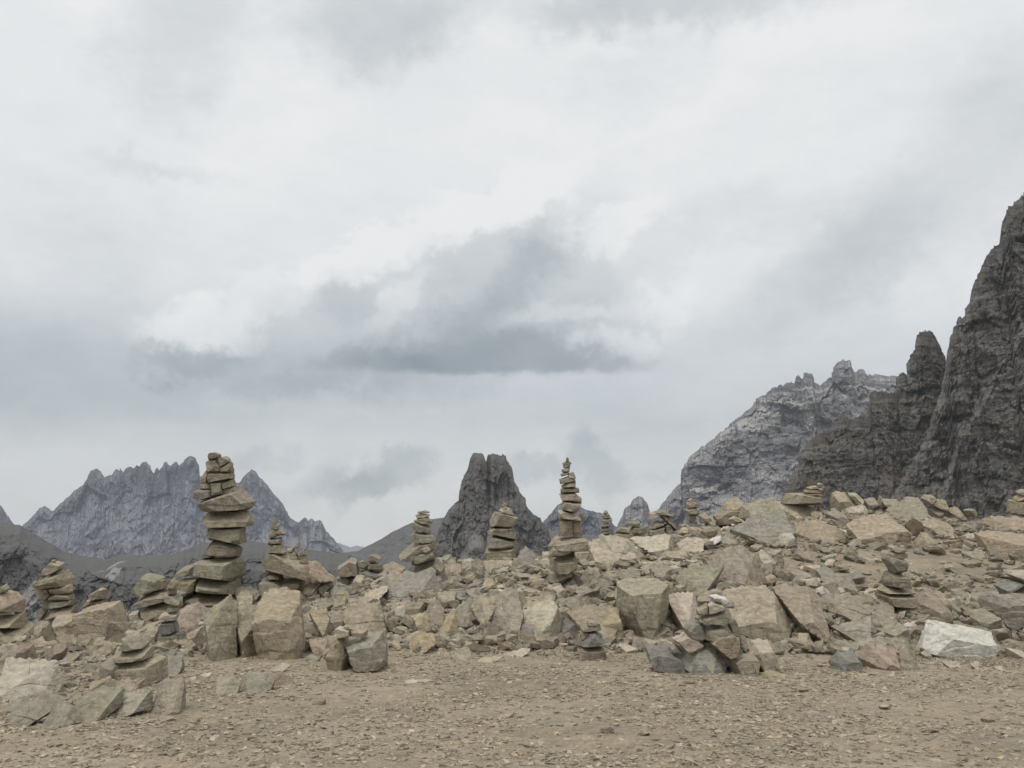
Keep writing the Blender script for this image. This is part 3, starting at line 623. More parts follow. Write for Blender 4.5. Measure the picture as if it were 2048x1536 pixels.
cairn('crooked cairn with a small yellow cap near the left edge', (118, 1240), [
 ('A: 405,975 415,958 437,960 440,978', 'O'), ('A: 366,1002 400,972 435,972 492,990 487,1032 400,1084 360,1074 353,1042', 'M'), ('A: 328,1107 400,1074 500,1048 527,1100 532,1162 400,1178 320,1164', 'T', dict(thick=.26)),
 ('A: 268,1152 320,1104 347,1120 342,1168 280,1173', 'B'), ('A: 288,1190 330,1172 400,1178 407,1242 370,1272 310,1243', 'M'), ('A: 405,1178 552,1155 578,1200 562,1224 410,1228', 'T', dict(dd=-.05)),
 ('A: 388,1252 470,1213 562,1235 567,1272 400,1279', 'O', dict(dd=-.05)), ('A: 338,1265 400,1270 397,1355 343,1355', 'M', dict(dd=.06)), ('A: 398,1278 587,1264 582,1322 500,1338 400,1350', 'G'),
 ('A: 328,1432 400,1350 500,1324 582,1333 584,1394 400,1424 350,1444', 'G', dict(dd=-.06, top=.6)), ('A: 308,1382 340,1338 372,1370 332,1442 310,1432', 'M')])
cairn('little two-stone cairn with a pale leaning flake on a big tan block', (196, 1214), [
 ('A: 723,1227 800,1184 840,1193 842,1268 740,1284', 'M'), ('A: 723,1288 835,1268 840,1332 725,1340', 'G'), ('A: 658,1325 690,1283 737,1268 722,1318 665,1340', 'P', dict(dd=-.1))])
cairn('cairn cut off by the left edge with a pointed top stone', (14, 1290), [
 ('A: -30,1192 30,1153 52,1190 32,1218 -20,1218', 'M'), ('A: -60,1220 0,1212 60,1233 112,1290 102,1363 -40,1370', 'K', dict(thick=.35)), ('A: -60,1370 90,1363 102,1395 -40,1404', 'P'),
 ('A: -60,1395 130,1398 138,1494 -60,1494', 'T', dict(thick=.4)), ('F: -60,410 120,408 180,440 202,500 130,577 -60,580', 'T', dict(thick=.5))])
cairn('round-headed stack of three broad stones left of the tallest cairn', (312, 1248), [
 ('A: 1088,1150 1140,1078 1200,1076 1277,1110 1283,1182 1120,1228 1100,1212', 'M', dict(thick=.24)), ('A: 1273,1112 1320,1118 1338,1182 1278,1194', 'B', dict(dd=.06)),
 ('A: 1092,1262 1200,1208 1320,1198 1442,1230 1430,1262 1300,1284 1150,1325 1100,1304', 'M', dict(thick=.34)), ('A: 1138,1342 1200,1306 1300,1296 1422,1328 1400,1392 1250,1452 1160,1442', 'T', dict(thick=.34)),
 ('A: 1120,1400 1300,1380 1310,1480 1130,1500', 'T', dict(thick=.3, dd=.1))])
cairn('thin pillar of seven small stones with a pinkish pointed cap', (345, 1296), [
 ('A: 1343,1157 1385,1098 1412,1150 1402,1188 1350,1184', 'O'), ('A: 1350,1186 1402,1186 1400,1232 1345,1235', 'B'), ('A: 1318,1232 1400,1236 1442,1280 1437,1322 1400,1328 1323,1292', 'M'), ('A: 1348,1320 1427,1324 1422,1374 1348,1380', 'G'),
 ('A: 1272,1402 1350,1373 1422,1384 1412,1438 1290,1448', 'P'), ('F: 1278,402 1300,368 1400,366 1417,440 1350,463 1283,453', 'D'), ('F: 1258,502 1300,460 1440,448 1482,530 1462,592 1380,592 1268,532', 'M', dict(thick=.2))])
cairn('very small slender cairn far back, right of the slim tall cairn', (1204, 1090), [
 ('C: 1630,575 1650,558 1667,578 1660,592 1635,592', 'M'), ('C: 1616,602 1670,588 1687,615 1620,625', 'G'), ('C: 1613,630 1697,622 1697,645 1615,662', 'G'), ('C: 1603,682 1670,660 1680,690 1610,698', 'M'),
 ('C: 1603,708 1670,696 1672,724 1605,726', 'G'), ('C: 1613,733 1677,723 1677,752 1615,756', 'M'), ('C: 1608,764 1672,752 1672,788 1612,792', 'M'), ('C: 1568,802 1662,788 1642,850 1570,845', 'G', dict(thick=.3))])
cairn('small red-topped cairn standing against the pale mountain', (1385, 1050), [
 ('D: 703,402 735,386 752,402 715,414', 'K'), ('D: 698,432 740,408 777,425 777,457 705,463', 'K'), ('D: 693,482 720,460 777,465 797,505 765,518 705,518', 'T'), ('D: 703,518 772,513 767,563 720,573 705,563', 'G'),
 ('D: 640,640 690,600 820,600 830,660 760,700 650,680', 'G', dict(thick=.3))])
cairn('low cairn of flat yellowish stones on the skyline before the dark cliff', (1618, 1008), [
 ('D: 1740,275 1755,260 1780,270 1772,288 1745,290', 'T'), ('D: 1733,302 1790,290 1792,316 1745,321', 'T'), ('D: 1653,297 1735,284 1742,312 1670,318', 'O'), ('D: 1628,327 1670,314 1782,322 1777,348 1650,346', 'T'),
 ('D: 1635,343 1777,343 1777,366 1640,366', 'M'), ('D: 1508,412 1540,348 1640,343 1762,364 1767,428 1600,434 1520,428', 'T', dict(thick=.4))])
cairn('pyramid cairn of large grey and tan stones standing on the open gravel', (1360, 1348), [
 ('I: 390,622 430,598 560,593 690,638 712,680 672,762 600,778 450,758 420,692 390,672', 'D', dict(thick=.24, dd=.25)), ('I: 563,582 600,558 690,608 692,645 570,602', 'G', dict(dd=.2)),
 ('I: 682,742 742,620 780,588 950,588 1000,650 1028,740 960,793 850,812 740,802', 'U', dict(thick=.26, dd=-.08, top=.7)), ('I: 1028,662 1060,638 1240,630 1277,720 1267,793 1180,808 1060,792 1040,742', 'T', dict(thick=.26, dd=0)),
 ('I: 1195,602 1240,543 1370,543 1402,600 1423,680 1392,762 1280,780 1260,642', 'P', dict(thick=.26, dd=.22)), ('I: 603,517 690,468 780,488 832,530 802,592 720,625 640,562', 'P', dict(dd=.12)),
 ('I: 876,520 940,473 1060,463 1122,520 1112,602 1010,650 950,602', 'O', dict(dd=-.05, top=.15)), ('I: 828,442 920,398 1000,388 1042,460 900,488 880,525 828,512', 'G', dict(dd=.02)),
 ('I: 1028,387 1070,348 1112,430 1112,492 1050,470', 'G', dict(dd=.15)), ('I: 778,342 880,308 990,273 1022,350 992,392 820,374', 'G'),
 ('I: 773,272 860,228 867,292 800,324 780,302', 'T', dict(dd=-.02)), ('I: 863,237 900,213 980,233 1002,270 870,314', 'P', dict(dd=-.04)), ('I: 888,170 930,158 1017,185 1022,228 960,218 900,198', 'W'),
 ('I: 1118,482 1160,488 1187,560 1162,625 1130,592', 'G', dict(dd=.15)), ('I: 688,422 740,358 832,388 870,450 820,515 700,474', 'U', dict(dd=.1)), ('I: 1020,230 1080,220 1075,270 1010,260', 'D', dict(dd=.2)),
 ('I: 780,500 960,480 1120,560 1130,690 960,720 780,640', 'B', dict(dd=.3, thick=.3)), ('I: 830,380 1010,370 1060,440 900,480 820,430', 'G', dict(dd=.2, thick=.2))])
cairn('small cairn of dark stones on a reddish brown brick-shaped base', (1183, 1319), [
 ('H: 1498,372 1560,363 1602,390 1590,404 1500,406', 'G'), ('H: 1448,432 1500,403 1600,398 1612,440 1460,458', 'G'), ('H: 1425,560 1450,520 1500,456 1570,450 1627,500 1622,564 1470,570', 'D', dict(thick=.2)),
 ('H: 1423,602 1445,573 1630,568 1647,660 1620,682 1440,682', 'B', dict(thick=.2)), ('H: 1440,455 1500,450 1500,500 1450,520', 'G', dict(dd=.05))])
cairn('cairn with a pink pointed cap and a flat slab before the orange outcrop', (1800, 1214), [
 ('E: 1012,712 1030,678 1058,712 1062,730 1008,730', 'K'), ('E: 1002,730 1064,728 1064,757 1004,758', 'K'), ('E: 973,770 1000,753 1100,763 1124,790 1060,824 985,797', 'P'), ('E: 963,830 1000,812 1112,823 1102,862 1050,872 970,852', 'G'),
 ('E: 940,870 960,828 1092,868 1092,972 1010,979 985,930', 'G', dict(thick=.2)), ('E: 952,1042 975,977 1087,982 1102,1062 1080,1098 965,1088', 'M', dict(thick=.24)), ('E: 915,1122 950,1098 1150,1097 1172,1140 1100,1150 940,1148', 'M', dict(thick=.26)),
 ('E: 922,1162 1000,1143 1150,1143 1182,1230 1100,1256 960,1246', 'T', dict(thick=.3))], d=16.0)
cairn('boxy little cairn of three stones in the left foreground, on a big square block', (258, 1372), [
 ('F: 968,602 1010,478 1100,498 1152,550 1132,582 1050,604', 'M', dict(thick=.18)), ('F: 903,602 970,588 1180,588 1178,664 920,686', 'M', dict(thick=.2)),
 ('F: 803,700 870,668 1000,683 1150,668 1242,690 1252,850 1200,892 1100,902 850,925 806,882', 'T', dict(thick=.26)), ('F: 803,720 830,675 930,700 960,800 900,905 840,918 806,882', 'G', dict(thick=.14, dd=-.16))])
cairn('small stack of pale lumps on two square blocks beside the gravel', (715, 1341), [
 ('G: 1148,407 1190,400 1212,420 1170,434', 'T'), ('G: 1078,462 1100,413 1200,438 1204,494 1090,504', 'P'), ('G: 1205,444 1330,440 1320,494 1215,490', 'T'), ('G: 1150,432 1240,430 1240,462 1180,470', 'M', dict(dd=.05)),
 ('G: 1026,562 1060,513 1140,508 1165,600 1190,650 1180,764 1040,772 1026,642', 'T', dict(thick=.22)), ('G: 1140,552 1300,498 1440,473 1482,560 1486,700 1470,742 1205,752 1180,640', 'G', dict(thick=.26))])
cairn('tall block cairn cut off by the right edge on the skyline', (2048, 1045), [
 ('E: 2000,335 2040,312 2110,318 2110,350 2020,360', 'M'), ('E: 1988,392 2040,345 2130,350 2130,402 1990,404', 'T'), ('E: 1973,402 2140,395 2140,492 1978,500', 'T', dict(thick=.35)), ('E: 1978,522 2000,495 2140,498 2140,575 1980,570', 'G', dict(thick=.35))])
cairn('dark slab topped by pale stones on the grey boulder at the right edge', (2040, 1185), [
 ('E: 1962,992 1990,968 2130,970 2130,1045 2040,1050', 'P', dict(thick=.25)), ('E: 1863,1092 1960,1045 2040,1045 2060,1060 1900,1144', 'D', dict(thick=.2)), ('E: 1975,1132 2060,1055 2150,1058 2150,1145', 'G', dict(thick=.25))], d=14.5)
cairn('low stack of chunky stones right of the slanting slab', (730, 1165), [
 ('B: 1348,952 1355,918 1400,913 1442,940 1402,978 1350,978', 'M'), ('B: 1343,1012 1360,983 1452,983 1452,1037 1345,1034', 'G'), ('B: 1270,1050 1340,1026 1452,1058 1442,1132 1310,1118', 'D', dict(thick=.25)),
 ('B: 1098,1012 1200,948 1252,965 1272,1072 1120,1084', 'M', dict(thick=.25)), ('B: 1270,970 1310,958 1340,1000 1320,1030 1280,1025', 'G'), ('B: 1095,1092 1170,1078 1212,1110 1192,1148 1110,1128', 'G'), ('B: 1200,1090 1310,1085 1330,1180 1220,1180', 'M', dict(dd=.1))])
cairn('ragged heap-like cairn with one long leaning slab on the skyline', (1325, 1075), [
 ('D: 398,562 400,500 472,488 492,522', 'P'), ('D: 383,642 450,568 522,573 512,604', 'M'), ('D: 388,682 395,638 522,608 522,672 420,698', 'G', dict(thick=.28)), ('D: 478,522 520,498 622,612 608,648', 'B'),
 ('D: 438,492 500,476 582,530 500,524', 'M'), ('D: 350,610 380,595 400,640 380,690', 'G'), ('D: 520,600 560,580 600,640 560,680 520,660', 'M')])
cairn('small table-like stack with a flat brown capstone on the skyline', (1262, 1080), [
 ('D: 203,587 220,568 320,573 322,607 210,612', 'B'), ('D: 240,642 260,610 352,618 358,662 270,664', 'G'), ('D: 250,665 300,655 390,672 385,700 290,702', 'G')])
cairn('two-slab stack leaning left of the flat brown capstone', (1248, 1076), [
 ('D: 118,652 160,618 242,628 237,658', 'T'), ('D: 113,682 140,658 262,668 262,702 130,698', 'G')])
cairn('little cairn with a white underlayer right of the red-topped one', (1475, 1078), [
 ('D: 1048,552 1080,528 1150,560 1160,580 1060,582', 'O'), ('D: 1053,597 1080,580 1145,585 1150,602 1060,608', 'W'), ('D: 1018,682 1060,618 1160,610 1172,680 1040,714', 'M', dict(thick=.3))])
cairn('tilted square block on a wide brown stone on the skyline', (1458, 1048), [
 ('D: 988,447 1020,418 1130,393 1152,440 1050,512 1000,492', 'T', dict(thick=.22, top=.8)), ('D: 918,525 990,468 1040,515 1100,500 1160,455 1172,540 1060,604 940,604', 'M', dict(thick=.34))])

# ------------------------------------------------------------------ boulders that stand out, each a thing of its own
def boulder(spec, key, label, **kw):
    stone(spec, key, name='boulder', label=label, cat='boulder', group='boulders lying on the ridge and gravel', **kw)
BIG = [
 ('F: -60,770 150,763 260,758 322,790 372,920 342,962 100,988 -60,1000', 'P', 'broad pale tan boulder cut off by the left edge in the foreground', dict(thick=.3)),
 ('F: 22,1112 150,1088 240,1053 372,1085 280,1142 180,1182 90,1228', 'G', 'wedge-shaped stone with dark front, leftmost of the front row', dict(top=.8, thick=.22)),
 ('F: 298,1232 330,1130 400,1088 500,1108 562,1180 450,1214', 'G', 'greenish grey crumpled stone second from left in the front row', dict(thick=.16)),
 ('F: 508,1122 570,1088 622,1100 617,1172 560,1188', 'U', 'small grey cube-like stone leaning on the front row', {}),
 ('F: 540,1052 700,988 852,998 842,1102 760,1174 650,1164 560,1100', 'M', 'tan angular stone in the middle of the front row', dict(thick=.2)),
 ('F: 848,1062 950,998 1120,973 1122,1067 940,1148 850,1144', 'M', 'tilted oblong slab near the right end of the front row', dict(thick=.18)),
 ('F: 683,892 800,858 832,930 852,962 820,1014 690,992', 'T', 'tan upright stone left under the boxy cairn', dict(thick=.16)),
 ('F: 848,932 960,898 1072,888 1067,964 920,1004', 'T', 'low wedge stone directly below the boxy cairn block', dict(thick=.16, top=.8)),
 ('F: 1073,922 1150,928 1192,980 1152,1054 1080,1002', 'G', 'dark narrow stone wedged between the slab and the end cube', {}),
 ('F: 1188,962 1250,908 1400,878 1442,930 1437,1072 1250,1114 1200,1052', 'M', 'squarish block at the right end of the front row', dict(thick=.22)),
 ('F: 268,962 400,938 452,980 402,1014 280,1024', 'T', 'small low tan stone right of the broad pale boulder', {}),
 ('F: 1240,692 1440,678 1447,740 1400,804 1310,797 1250,752', 'U', 'grey flat slab with shadowed underside right of the boxy cairn', dict(top=.9)),
 ('F: 528,522 650,473 740,468 792,520 762,562 690,584 600,602 540,582', 'M', 'pale-topped brown stone lying below the big pinkish block at left', dict(top=.8)),
 ('F: 655,640 720,548 800,553 872,590 872,624 700,664', 'T', 'small wedge stone with bright top below the pinkish block', dict(top=.7)),
 ('F: 918,372 1010,298 1062,360 1062,432 1000,448 940,412', 'M', 'tan stone wedged between the pinkish block and the round-headed stack', {}),
 ('F: 598,280 740,243 870,233 907,330 942,420 944,522 900,574 800,562 640,560 650,400', 'K', 'large pinkish tan block carrying the little two-stone cairn', dict(thick=.4, top=.15)),
 ('F: 388,352 470,338 590,328 642,400 642,462 600,560 470,560 420,482', 'T', 'tan block beneath the crooked cairn', dict(thick=.34, top=.3)),
 ('F: 258,422 300,388 340,398 382,540 370,594 310,532', 'T', 'narrow upright slab leaning left under the crooked cairn', {}),
 ('F: 338,392 380,378 442,540 442,604 400,594', 'B', 'dark narrow slab leaning beside the block under the crooked cairn', {}),
 ('F: 288,702 400,568 500,588 482,662 460,704', 'B', 'brown triangular stone at the foot of the crooked cairn block', {}),
 ('F: 118,582 230,568 262,700 240,755 120,724', 'B', 'brown weathered stone right of the leftmost cut-off cairn', {}),
 ('F: 1588,402 1620,308 1760,203 1832,330 1872,480 1877,654 1650,684 1610,562', 'T', 'tall leaning tan slab below the tallest cairn', dict(thick=.4, top=.5)),
 ('G: 228,302 290,278 420,318 452,450 477,602 460,654 270,659 250,502', 'T', 'knobbly upright slab between the two big wall blocks', dict(thick=.38)),
 ('G: 268,130 300,116 380,113 462,150 452,192 300,202 280,182', 'P', 'pale crumbly stone capping the knobbly slab', {}),
 ('G: 288,190 400,180 432,250 422,312 300,312 240,262', 'P', 'pale broken stone just under the crumbly cap', dict(dd=0) if 0 else {}),
 ('G: 413,202 480,168 620,163 750,188 790,280 815,502 808,632 480,662 448,452', 'T', 'largest square tan block of the front wall', dict(thick=.5, top=.45)),
 ('F: 1398,302 1500,263 1582,330 1592,422 1480,464 1400,402', 'K', 'pinkish block under the foot of the tallest cairn', dict(thick=.35)),
 ('F: 1478,482 1580,438 1612,560 1602,604 1490,614', 'T', 'small tan stone left of the tall leaning slab', {}),
 ('F: 1148,490 1240,458 1262,560 1200,594 1150,562', 'T', 'tan stone left of the thin seven-stone pillar', {}),
 ('G: 868,322 1010,308 1032,380 1042,482 980,544 930,482', 'T', 'tapering tan block right of the largest wall block', dict(thick=.35)),
 ('G: 1028,312 1160,298 1192,400 1080,484 1040,484', 'G', 'grey stone wedged between two tan blocks left of centre', {}),
 ('G: 1118,342 1280,288 1400,258 1442,300 1492,480 1480,524 1330,540 1180,500', 'T', 'long tilted tan slab behind the stack of pale lumps', dict(thick=.4, top=.7)),
 ('H: 108,352 190,308 242,380 262,492 170,499 115,452', 'O', 'ochre brown pointed stone left of the split yellow block', {}),
 ('H: 203,312 280,263 357,300 342,390 330,474 240,388', 'G', 'greenish stone between ochre stone and the split yellow block', dict(top=.8)),
 ('H: 313,382 430,308 472,390 512,442 370,504 330,472', 'O', 'yellow tan half of a split block at centre', dict(thick=.3, top=.4)),
 ('H: 440,312 540,248 602,300 622,422 520,444 470,372', 'M', 'brown half of a split block at centre', dict(thick=.3)),
 ('H: 578,262 640,208 792,208 722,300 712,452 660,402', 'T', 'tan wedge left of the rounded barrel-like block', dict(top=.8)),
 ('H: 698,332 750,258 850,198 950,213 987,300 985,412 975,490 800,512 735,490', 'M', 'rounded barrel-like tan block at centre of the wall', dict(thick=.42, top=.7)),
 ('H: 948,442 1010,348 1110,258 1250,223 1282,290 1272,400 1287,522 1260,548 1060,563 960,522', 'P', 'bright cream boulder with a rough face at centre', dict(thick=.34, top=.6)),
 ('H: 946,450 1000,408 1085,403 1117,490 1100,544 1020,562 960,524', 'D', 'dark grey stone stuck against the foot of the cream boulder', dict(dd=-.3) if 0 else dict(thick=.14)),
 ('H: 1268,302 1450,218 1502,280 1480,304 1290,354', 'G', 'grey-green plank-like slab right of the cream boulder', dict(thick=.22)),
 ('H: 1288,392 1390,348 1422,482 1380,519 1300,504', 'D', 'dark stone in the hollow right of the cream boulder', {}),
 ('H: 1393,342 1450,318 1560,308 1640,318 1752,330 1782,422 1762,542 1650,564 1450,544 1420,422', 'T', 'wide tan block behind the cairn on the brick-shaped base', dict(thick=.4)),
 ('I: 158,82 300,58 420,78 540,48 577,130 562,250 500,330 430,500 200,500 162,400 156,252', 'T', 'big fractured tan block right of the brick-based cairn', dict(thick=.5, top=.25)),
 ('I: 578,222 640,183 770,188 812,240 800,350 770,480 660,474 620,352', 'P', 'pale block directly behind the pyramid cairn', dict(thick=.4, top=.6)),
 ('I: 1058,182 1240,138 1460,143 1512,220 1592,440 1592,512 1330,524 1210,538 1110,432 1030,302', 'T', 'largest layered tan block right of the pyramid cairn', dict(thick=.6, top=.5)),
 ('I: 1478,172 1560,128 1740,158 1822,230 1867,422 1832,522 1780,534 1640,432 1560,262', 'T', 'upright tan block beyond the dark cleft right of the layered one', dict(thick=.5, top=.6)),
 ('D: 938,1052 1060,988 1200,988 1330,1028 1397,1110 1250,1142 1060,1162 960,1132', 'G', 'grey-green rounded rock shelf above the layered block', dict(thick=.7, top=.9)),
 ('D: 698,1092 800,1008 960,1008 902,1120 850,1202 720,1184', 'G', 'grey-green rock behind and above the pale block', dict(thick=.5, top=.9)),
 ('J: 508,262 560,213 800,228 920,268 1080,288 1062,322 900,362 640,419 560,372', 'G', 'long grey-green slab with a dark hollow beneath', dict(thick=.5, top=.5)),
 ('J: 598,442 700,418 870,388 907,450 882,522 700,564 650,522', 'G', 'grey wedge block under the long slab', dict(thick=.3)),
 ('J: 888,422 1060,353 1092,440 1102,532 1000,544 910,514', 'M', 'brown square block under the pink-capped cairn', dict(thick=.3)),
 ('J: 1088,342 1150,268 1212,248 1247,300 1242,372 1100,384', 'M', 'brown stone tucked under the right end of the long slab', {}),
 ('J: 1248,202 1300,178 1400,138 1472,200 1472,352 1380,384 1250,362', 'M', 'mossy tan block above the big white slab', dict(thick=.4)),
 ('J: 1246,556 1285,470 1370,395 1450,402 1620,448 1856,502 1845,560 1780,610 1700,672 1400,672 1290,614', 'W', 'big white rough slab lying flat near the right edge', dict(thick=.3, top=.4)),
 ('J: 1098,400 1280,388 1272,430 1140,464 1100,462', 'W', 'small white slab half hidden left of the big white slab', dict(top=.9)),
 ('J: 1813,192 1870,148 2200,148 2200,402 1900,392 1820,342', 'U', 'large grey square boulder at the right edge', dict(thick=.45, top=.3)),
 ('J: 1618,262 1690,198 1792,240 1802,290 1790,314 1640,304', 'P', 'pale-topped stone left of the large grey boulder', dict(top=.9)),
 ('J: 548,772 560,690 600,635 735,640 765,690 770,772', 'D', 'dark brown cube stone alone on the gravel at right', dict(thick=.2, top=.3)),
 ('J: 818,682 870,598 980,598 1060,638 1087,720 1000,768 860,754', 'K', 'rounded pinkish boulder right of the dark cube stone', dict(thick=.24, top=.5)),
 ('J: 1068,752 1090,678 1160,618 1242,700 1247,740 1190,779', 'M', 'grey-tan wedge stone right of the rounded pinkish boulder', dict(thick=.18, top=.9)),
 ('J: 828,592 930,538 1140,538 1162,580 1100,644 980,604', 'M', 'broad stone behind the rounded pinkish boulder', dict(thick=.25)),
 ('J: 648,592 700,558 860,533 902,560 820,634 700,624', 'M', 'low brown stone at the foot of the grey wedge block', {}),
 ('J: 1278,747 1400,698 1430,740 1400,768', 'M', 'small triangular stone in front of the white slab', {}),
 ('J: 1438,712 1550,708 1547,750 1480,759', 'P', 'small pale-topped stone below the middle of the white slab', dict(top=.9)),
 ('J: 1638,717 1700,712 1747,765 1690,769', 'P', 'small pale wedge stone below the right end of the white slab', dict(top=.9)),
 ('J: 1903,430 1990,423 2002,460 1910,467', 'W', 'small white block under the large grey boulder', {}),
 ('J: 1738,412 1800,378 1932,388 1850,428', 'O', 'flat ochre slab between white slab and grey boulder', {}),
 ('J: 1668,342 1720,323 1742,370 1700,387', 'G', 'small grey leaning stone above the ochre slab', {}),
 ('J: 1558,372 1620,343 1667,385 1600,414', 'M', 'small tan stone behind the upper edge of the white slab', {}),
 ('E: 543,462 550,348 590,333 650,343 702,400 717,470 650,504', 'T', 'largest square tan block on the skyline before the dark cliff', dict(thick=.4)),
 ('E: 663,347 720,348 792,400 720,422 680,382', 'P', 'pale leaning slab behind the largest skyline block', {}),
 ('E: 128,442 160,423 330,423 400,448 422,490 350,522 250,559 170,564 140,502', 'P', 'wide pale boulder under the low yellowish cairn', dict(thick=.5)),
 ('D: 1163,522 1190,448 1290,428 1430,438 1472,428 1492,552 1250,604 1190,582', 'M', 'long brown boulder on the skyline left of the wide pale one', dict(thick=.5)),
 ('E: 353,512 380,493 442,498 432,552 370,559', 'T', 'small tan stone right of the wide pale boulder', {}),
 ('E: 430,482 500,488 517,540 440,554', 'B', 'small dark stone right of the wide pale boulder', {}),
 ('E: 488,502 560,483 642,520 642,572 540,594', 'G', 'low grey-green rock below the largest skyline block', {}),
 ('E: 638,542 700,473 800,463 832,500 782,547 660,564', 'P', 'whitish angular slab below the pale leaning slab', dict(top=.8)),
 ('E: 788,402 870,388 882,430 800,444', 'M', 'small rounded skyline stone right of the pale leaning slab', {}),
 ('E: 918,397 1050,393 1042,430 960,464 930,442', 'G', 'grey-green stone on the skyline left of the ribbed boulder', {}),
 ('E: 858,482 900,443 942,480 932,514 870,524', 'T', 'little tan stone above the orange outcrop', {}),
 ('E: 875,420 893,358 917,375 905,422 890,450', 'M', 'tiny upright stone standing on the skyline', {}),
 ('E: 1018,482 1100,428 1270,403 1302,470 1297,552 1210,584 1130,552 1020,534', 'G', 'ribbed grey-green boulder on the skyline above the dark hole', dict(thick=.5)),
 ('E: 1248,382 1270,358 1330,363 1342,410 1290,424', 'T', 'small cube stone perched on the ribbed boulder', {}),
 ('E: 1308,472 1410,458 1422,500 1330,544', 'M', 'tan stone right of the ribbed boulder', {}),
 ('E: 1338,442 1370,413 1440,408 1467,460 1440,484 1380,464', 'M', 'rounded skyline stone two right of the ribbed boulder', {}),
 ('E: 1468,482 1540,453 1602,510 1612,550 1560,559 1480,524', 'G', 'grey slanted stone at the right end of the skyline rocks', {}),
 ('E: 698,622 850,543 1060,538 1122,570 1127,642 1080,724 970,784 770,774 720,702', 'K', 'big orange-tan layered outcrop below the skyline', dict(thick=.7, top=.35)),
 ('E: 298,652 380,598 500,598 602,630 682,680 662,724 380,754 300,712', 'T', 'low tan outcrop left of the orange-tan one', dict(thick=.6)),
 ('E: 1268,592 1400,558 1502,600 1512,652 1400,674 1290,652', 'T', 'tan rock right of the dark hole', dict(thick=.4)),
 ('E: 1188,752 1260,668 1312,678 1332,740 1302,764 1240,794', 'K', 'flaky pinkish slab below the dark hole', {}),
 ('E: 1788,762 1808,682 1900,668 2150,688 2150,862 1820,864', 'T', 'big weathered tan block at the right edge above the dirt terrace', dict(thick=.6, top=.3)),
 ('E: 1818,642 1880,588 2150,578 2150,662 1850,664', 'T', 'wide tan slab under the tall block cairn at the right edge', dict(thick=.6)),
 ('D: 1158,642 1250,598 1560,578 1602,620 1562,722 1420,762 1230,762', 'U', 'long grey rock face below the long brown skyline boulder', dict(thick=.6)),
 ('D: 1408,722 1470,673 1562,668 1552,752 1430,774', 'P', 'pale square stone at the right end of the long grey rock', {}),
 ('D: 0,852 60,758 240,778 342,888 302,934 100,904 0,902', 'P', 'pale tilted boulder on the ridge right of the slim cairn', dict(thick=.5, top=.9)),
 ('D: 1008,902 1090,838 1190,848 1262,898 1282,1002 1170,999 1020,984', 'T', 'tent-shaped tan block above the grey-green shelf', dict(thick=.35)),
 ('D: 1278,902 1290,838 1340,828 1422,898 1392,982 1330,1034 1290,1002', 'P', 'standing pale diamond-shaped stone above the dark cleft', {}),
 ('E: 408,962 480,938 552,980 542,1062 430,1092', 'U', 'pale grey boulder above the upright tan block', {}),
 ('E: 508,1052 600,1028 732,1028 722,1152 610,1174 540,1102', 'G', 'grey-green square rock above the long grey-green slab', dict(thick=.4)),
 ('C: 913,1042 940,928 1020,888 1092,928 1132,1000 1080,1054 950,1054', 'U', 'grey crumpled boulder right of the squat column cairn', dict(thick=.35, top=.7)),
 ('C: 1540,872 1640,838 1740,848 1902,898 1932,960 1882,1014 1740,992 1560,964', 'P', 'wide pale boulder below the very small slender cairn', dict(thick=.5, top=.7)),
 ('B: 1438,1022 1500,998 1612,1038 1602,1112 1430,1124', 'K', 'rounded pinkish stone right of the low chunky stack', dict(thick=.3)),
 ('B: 1418,1242 1450,1198 1830,1188 1872,1250 1852,1294 1600,1324 1450,1284', 'U', 'long grey-green shelf below the pink slab of the hatted cairn', dict(thick=.6, top=.7)),
 ('H: 1250,575 1265,560 1290,575 1280,600', 'M', 'tiny stone at the foot of the cream boulder', {}),
 ('H: 402,640 430,622 560,622 582,660 560,672 430,690', 'T', 'flat yellowish brick-like slab lying on the gravel at centre', dict(top=1.)),
 ('H: 58,545 150,500 270,498 285,545 180,630 90,640', 'O', 'ochre step-like stone at the edge of the gravel left of centre', dict(top=.8)),
 ('H: 1278,935 1290,908 1350,905 1375,940 1370,955 1290,955', 'T', 'small lone pale stone in the middle of the gravel', {}),
 ('H: 935,600 960,560 1020,550 1052,590 1040,608', 'G', 'small grey stone in front of the cream boulder', {}),
 ('G: 290,940 310,860 350,820 500,835 560,880 550,910 400,950', 'G', 'low grey-green slab lying on the gravel left of centre', dict(top=.9)),
 ('G: 480,830 500,800 600,820 700,880 690,895 560,905', 'B', 'dark brown wedge beside the low grey-green slab', {}),
 ('G: 75,970 120,880 230,850 300,900 280,945 120,968', 'M', 'low tan slab left of the low grey-green slab', dict(top=.8)),
 ('I: 1310,820 1330,790 1490,825 1490,855 1340,850', 'T', 'flat tan shard on the gravel right of the pyramid cairn', {}),
 ('I: 1610,890 1622,878 1655,882 1652,905 1615,905', 'K', 'tiny reddish cube on the gravel below the upright block', {}),
 ('I: 1555,595 1590,562 1640,585 1625,628 1565,630', 'G', 'small round grey stone at the foot of the dark cleft', {}),
]
for s, k, lab, opt in BIG: boulder(s, k, lab, **opt)

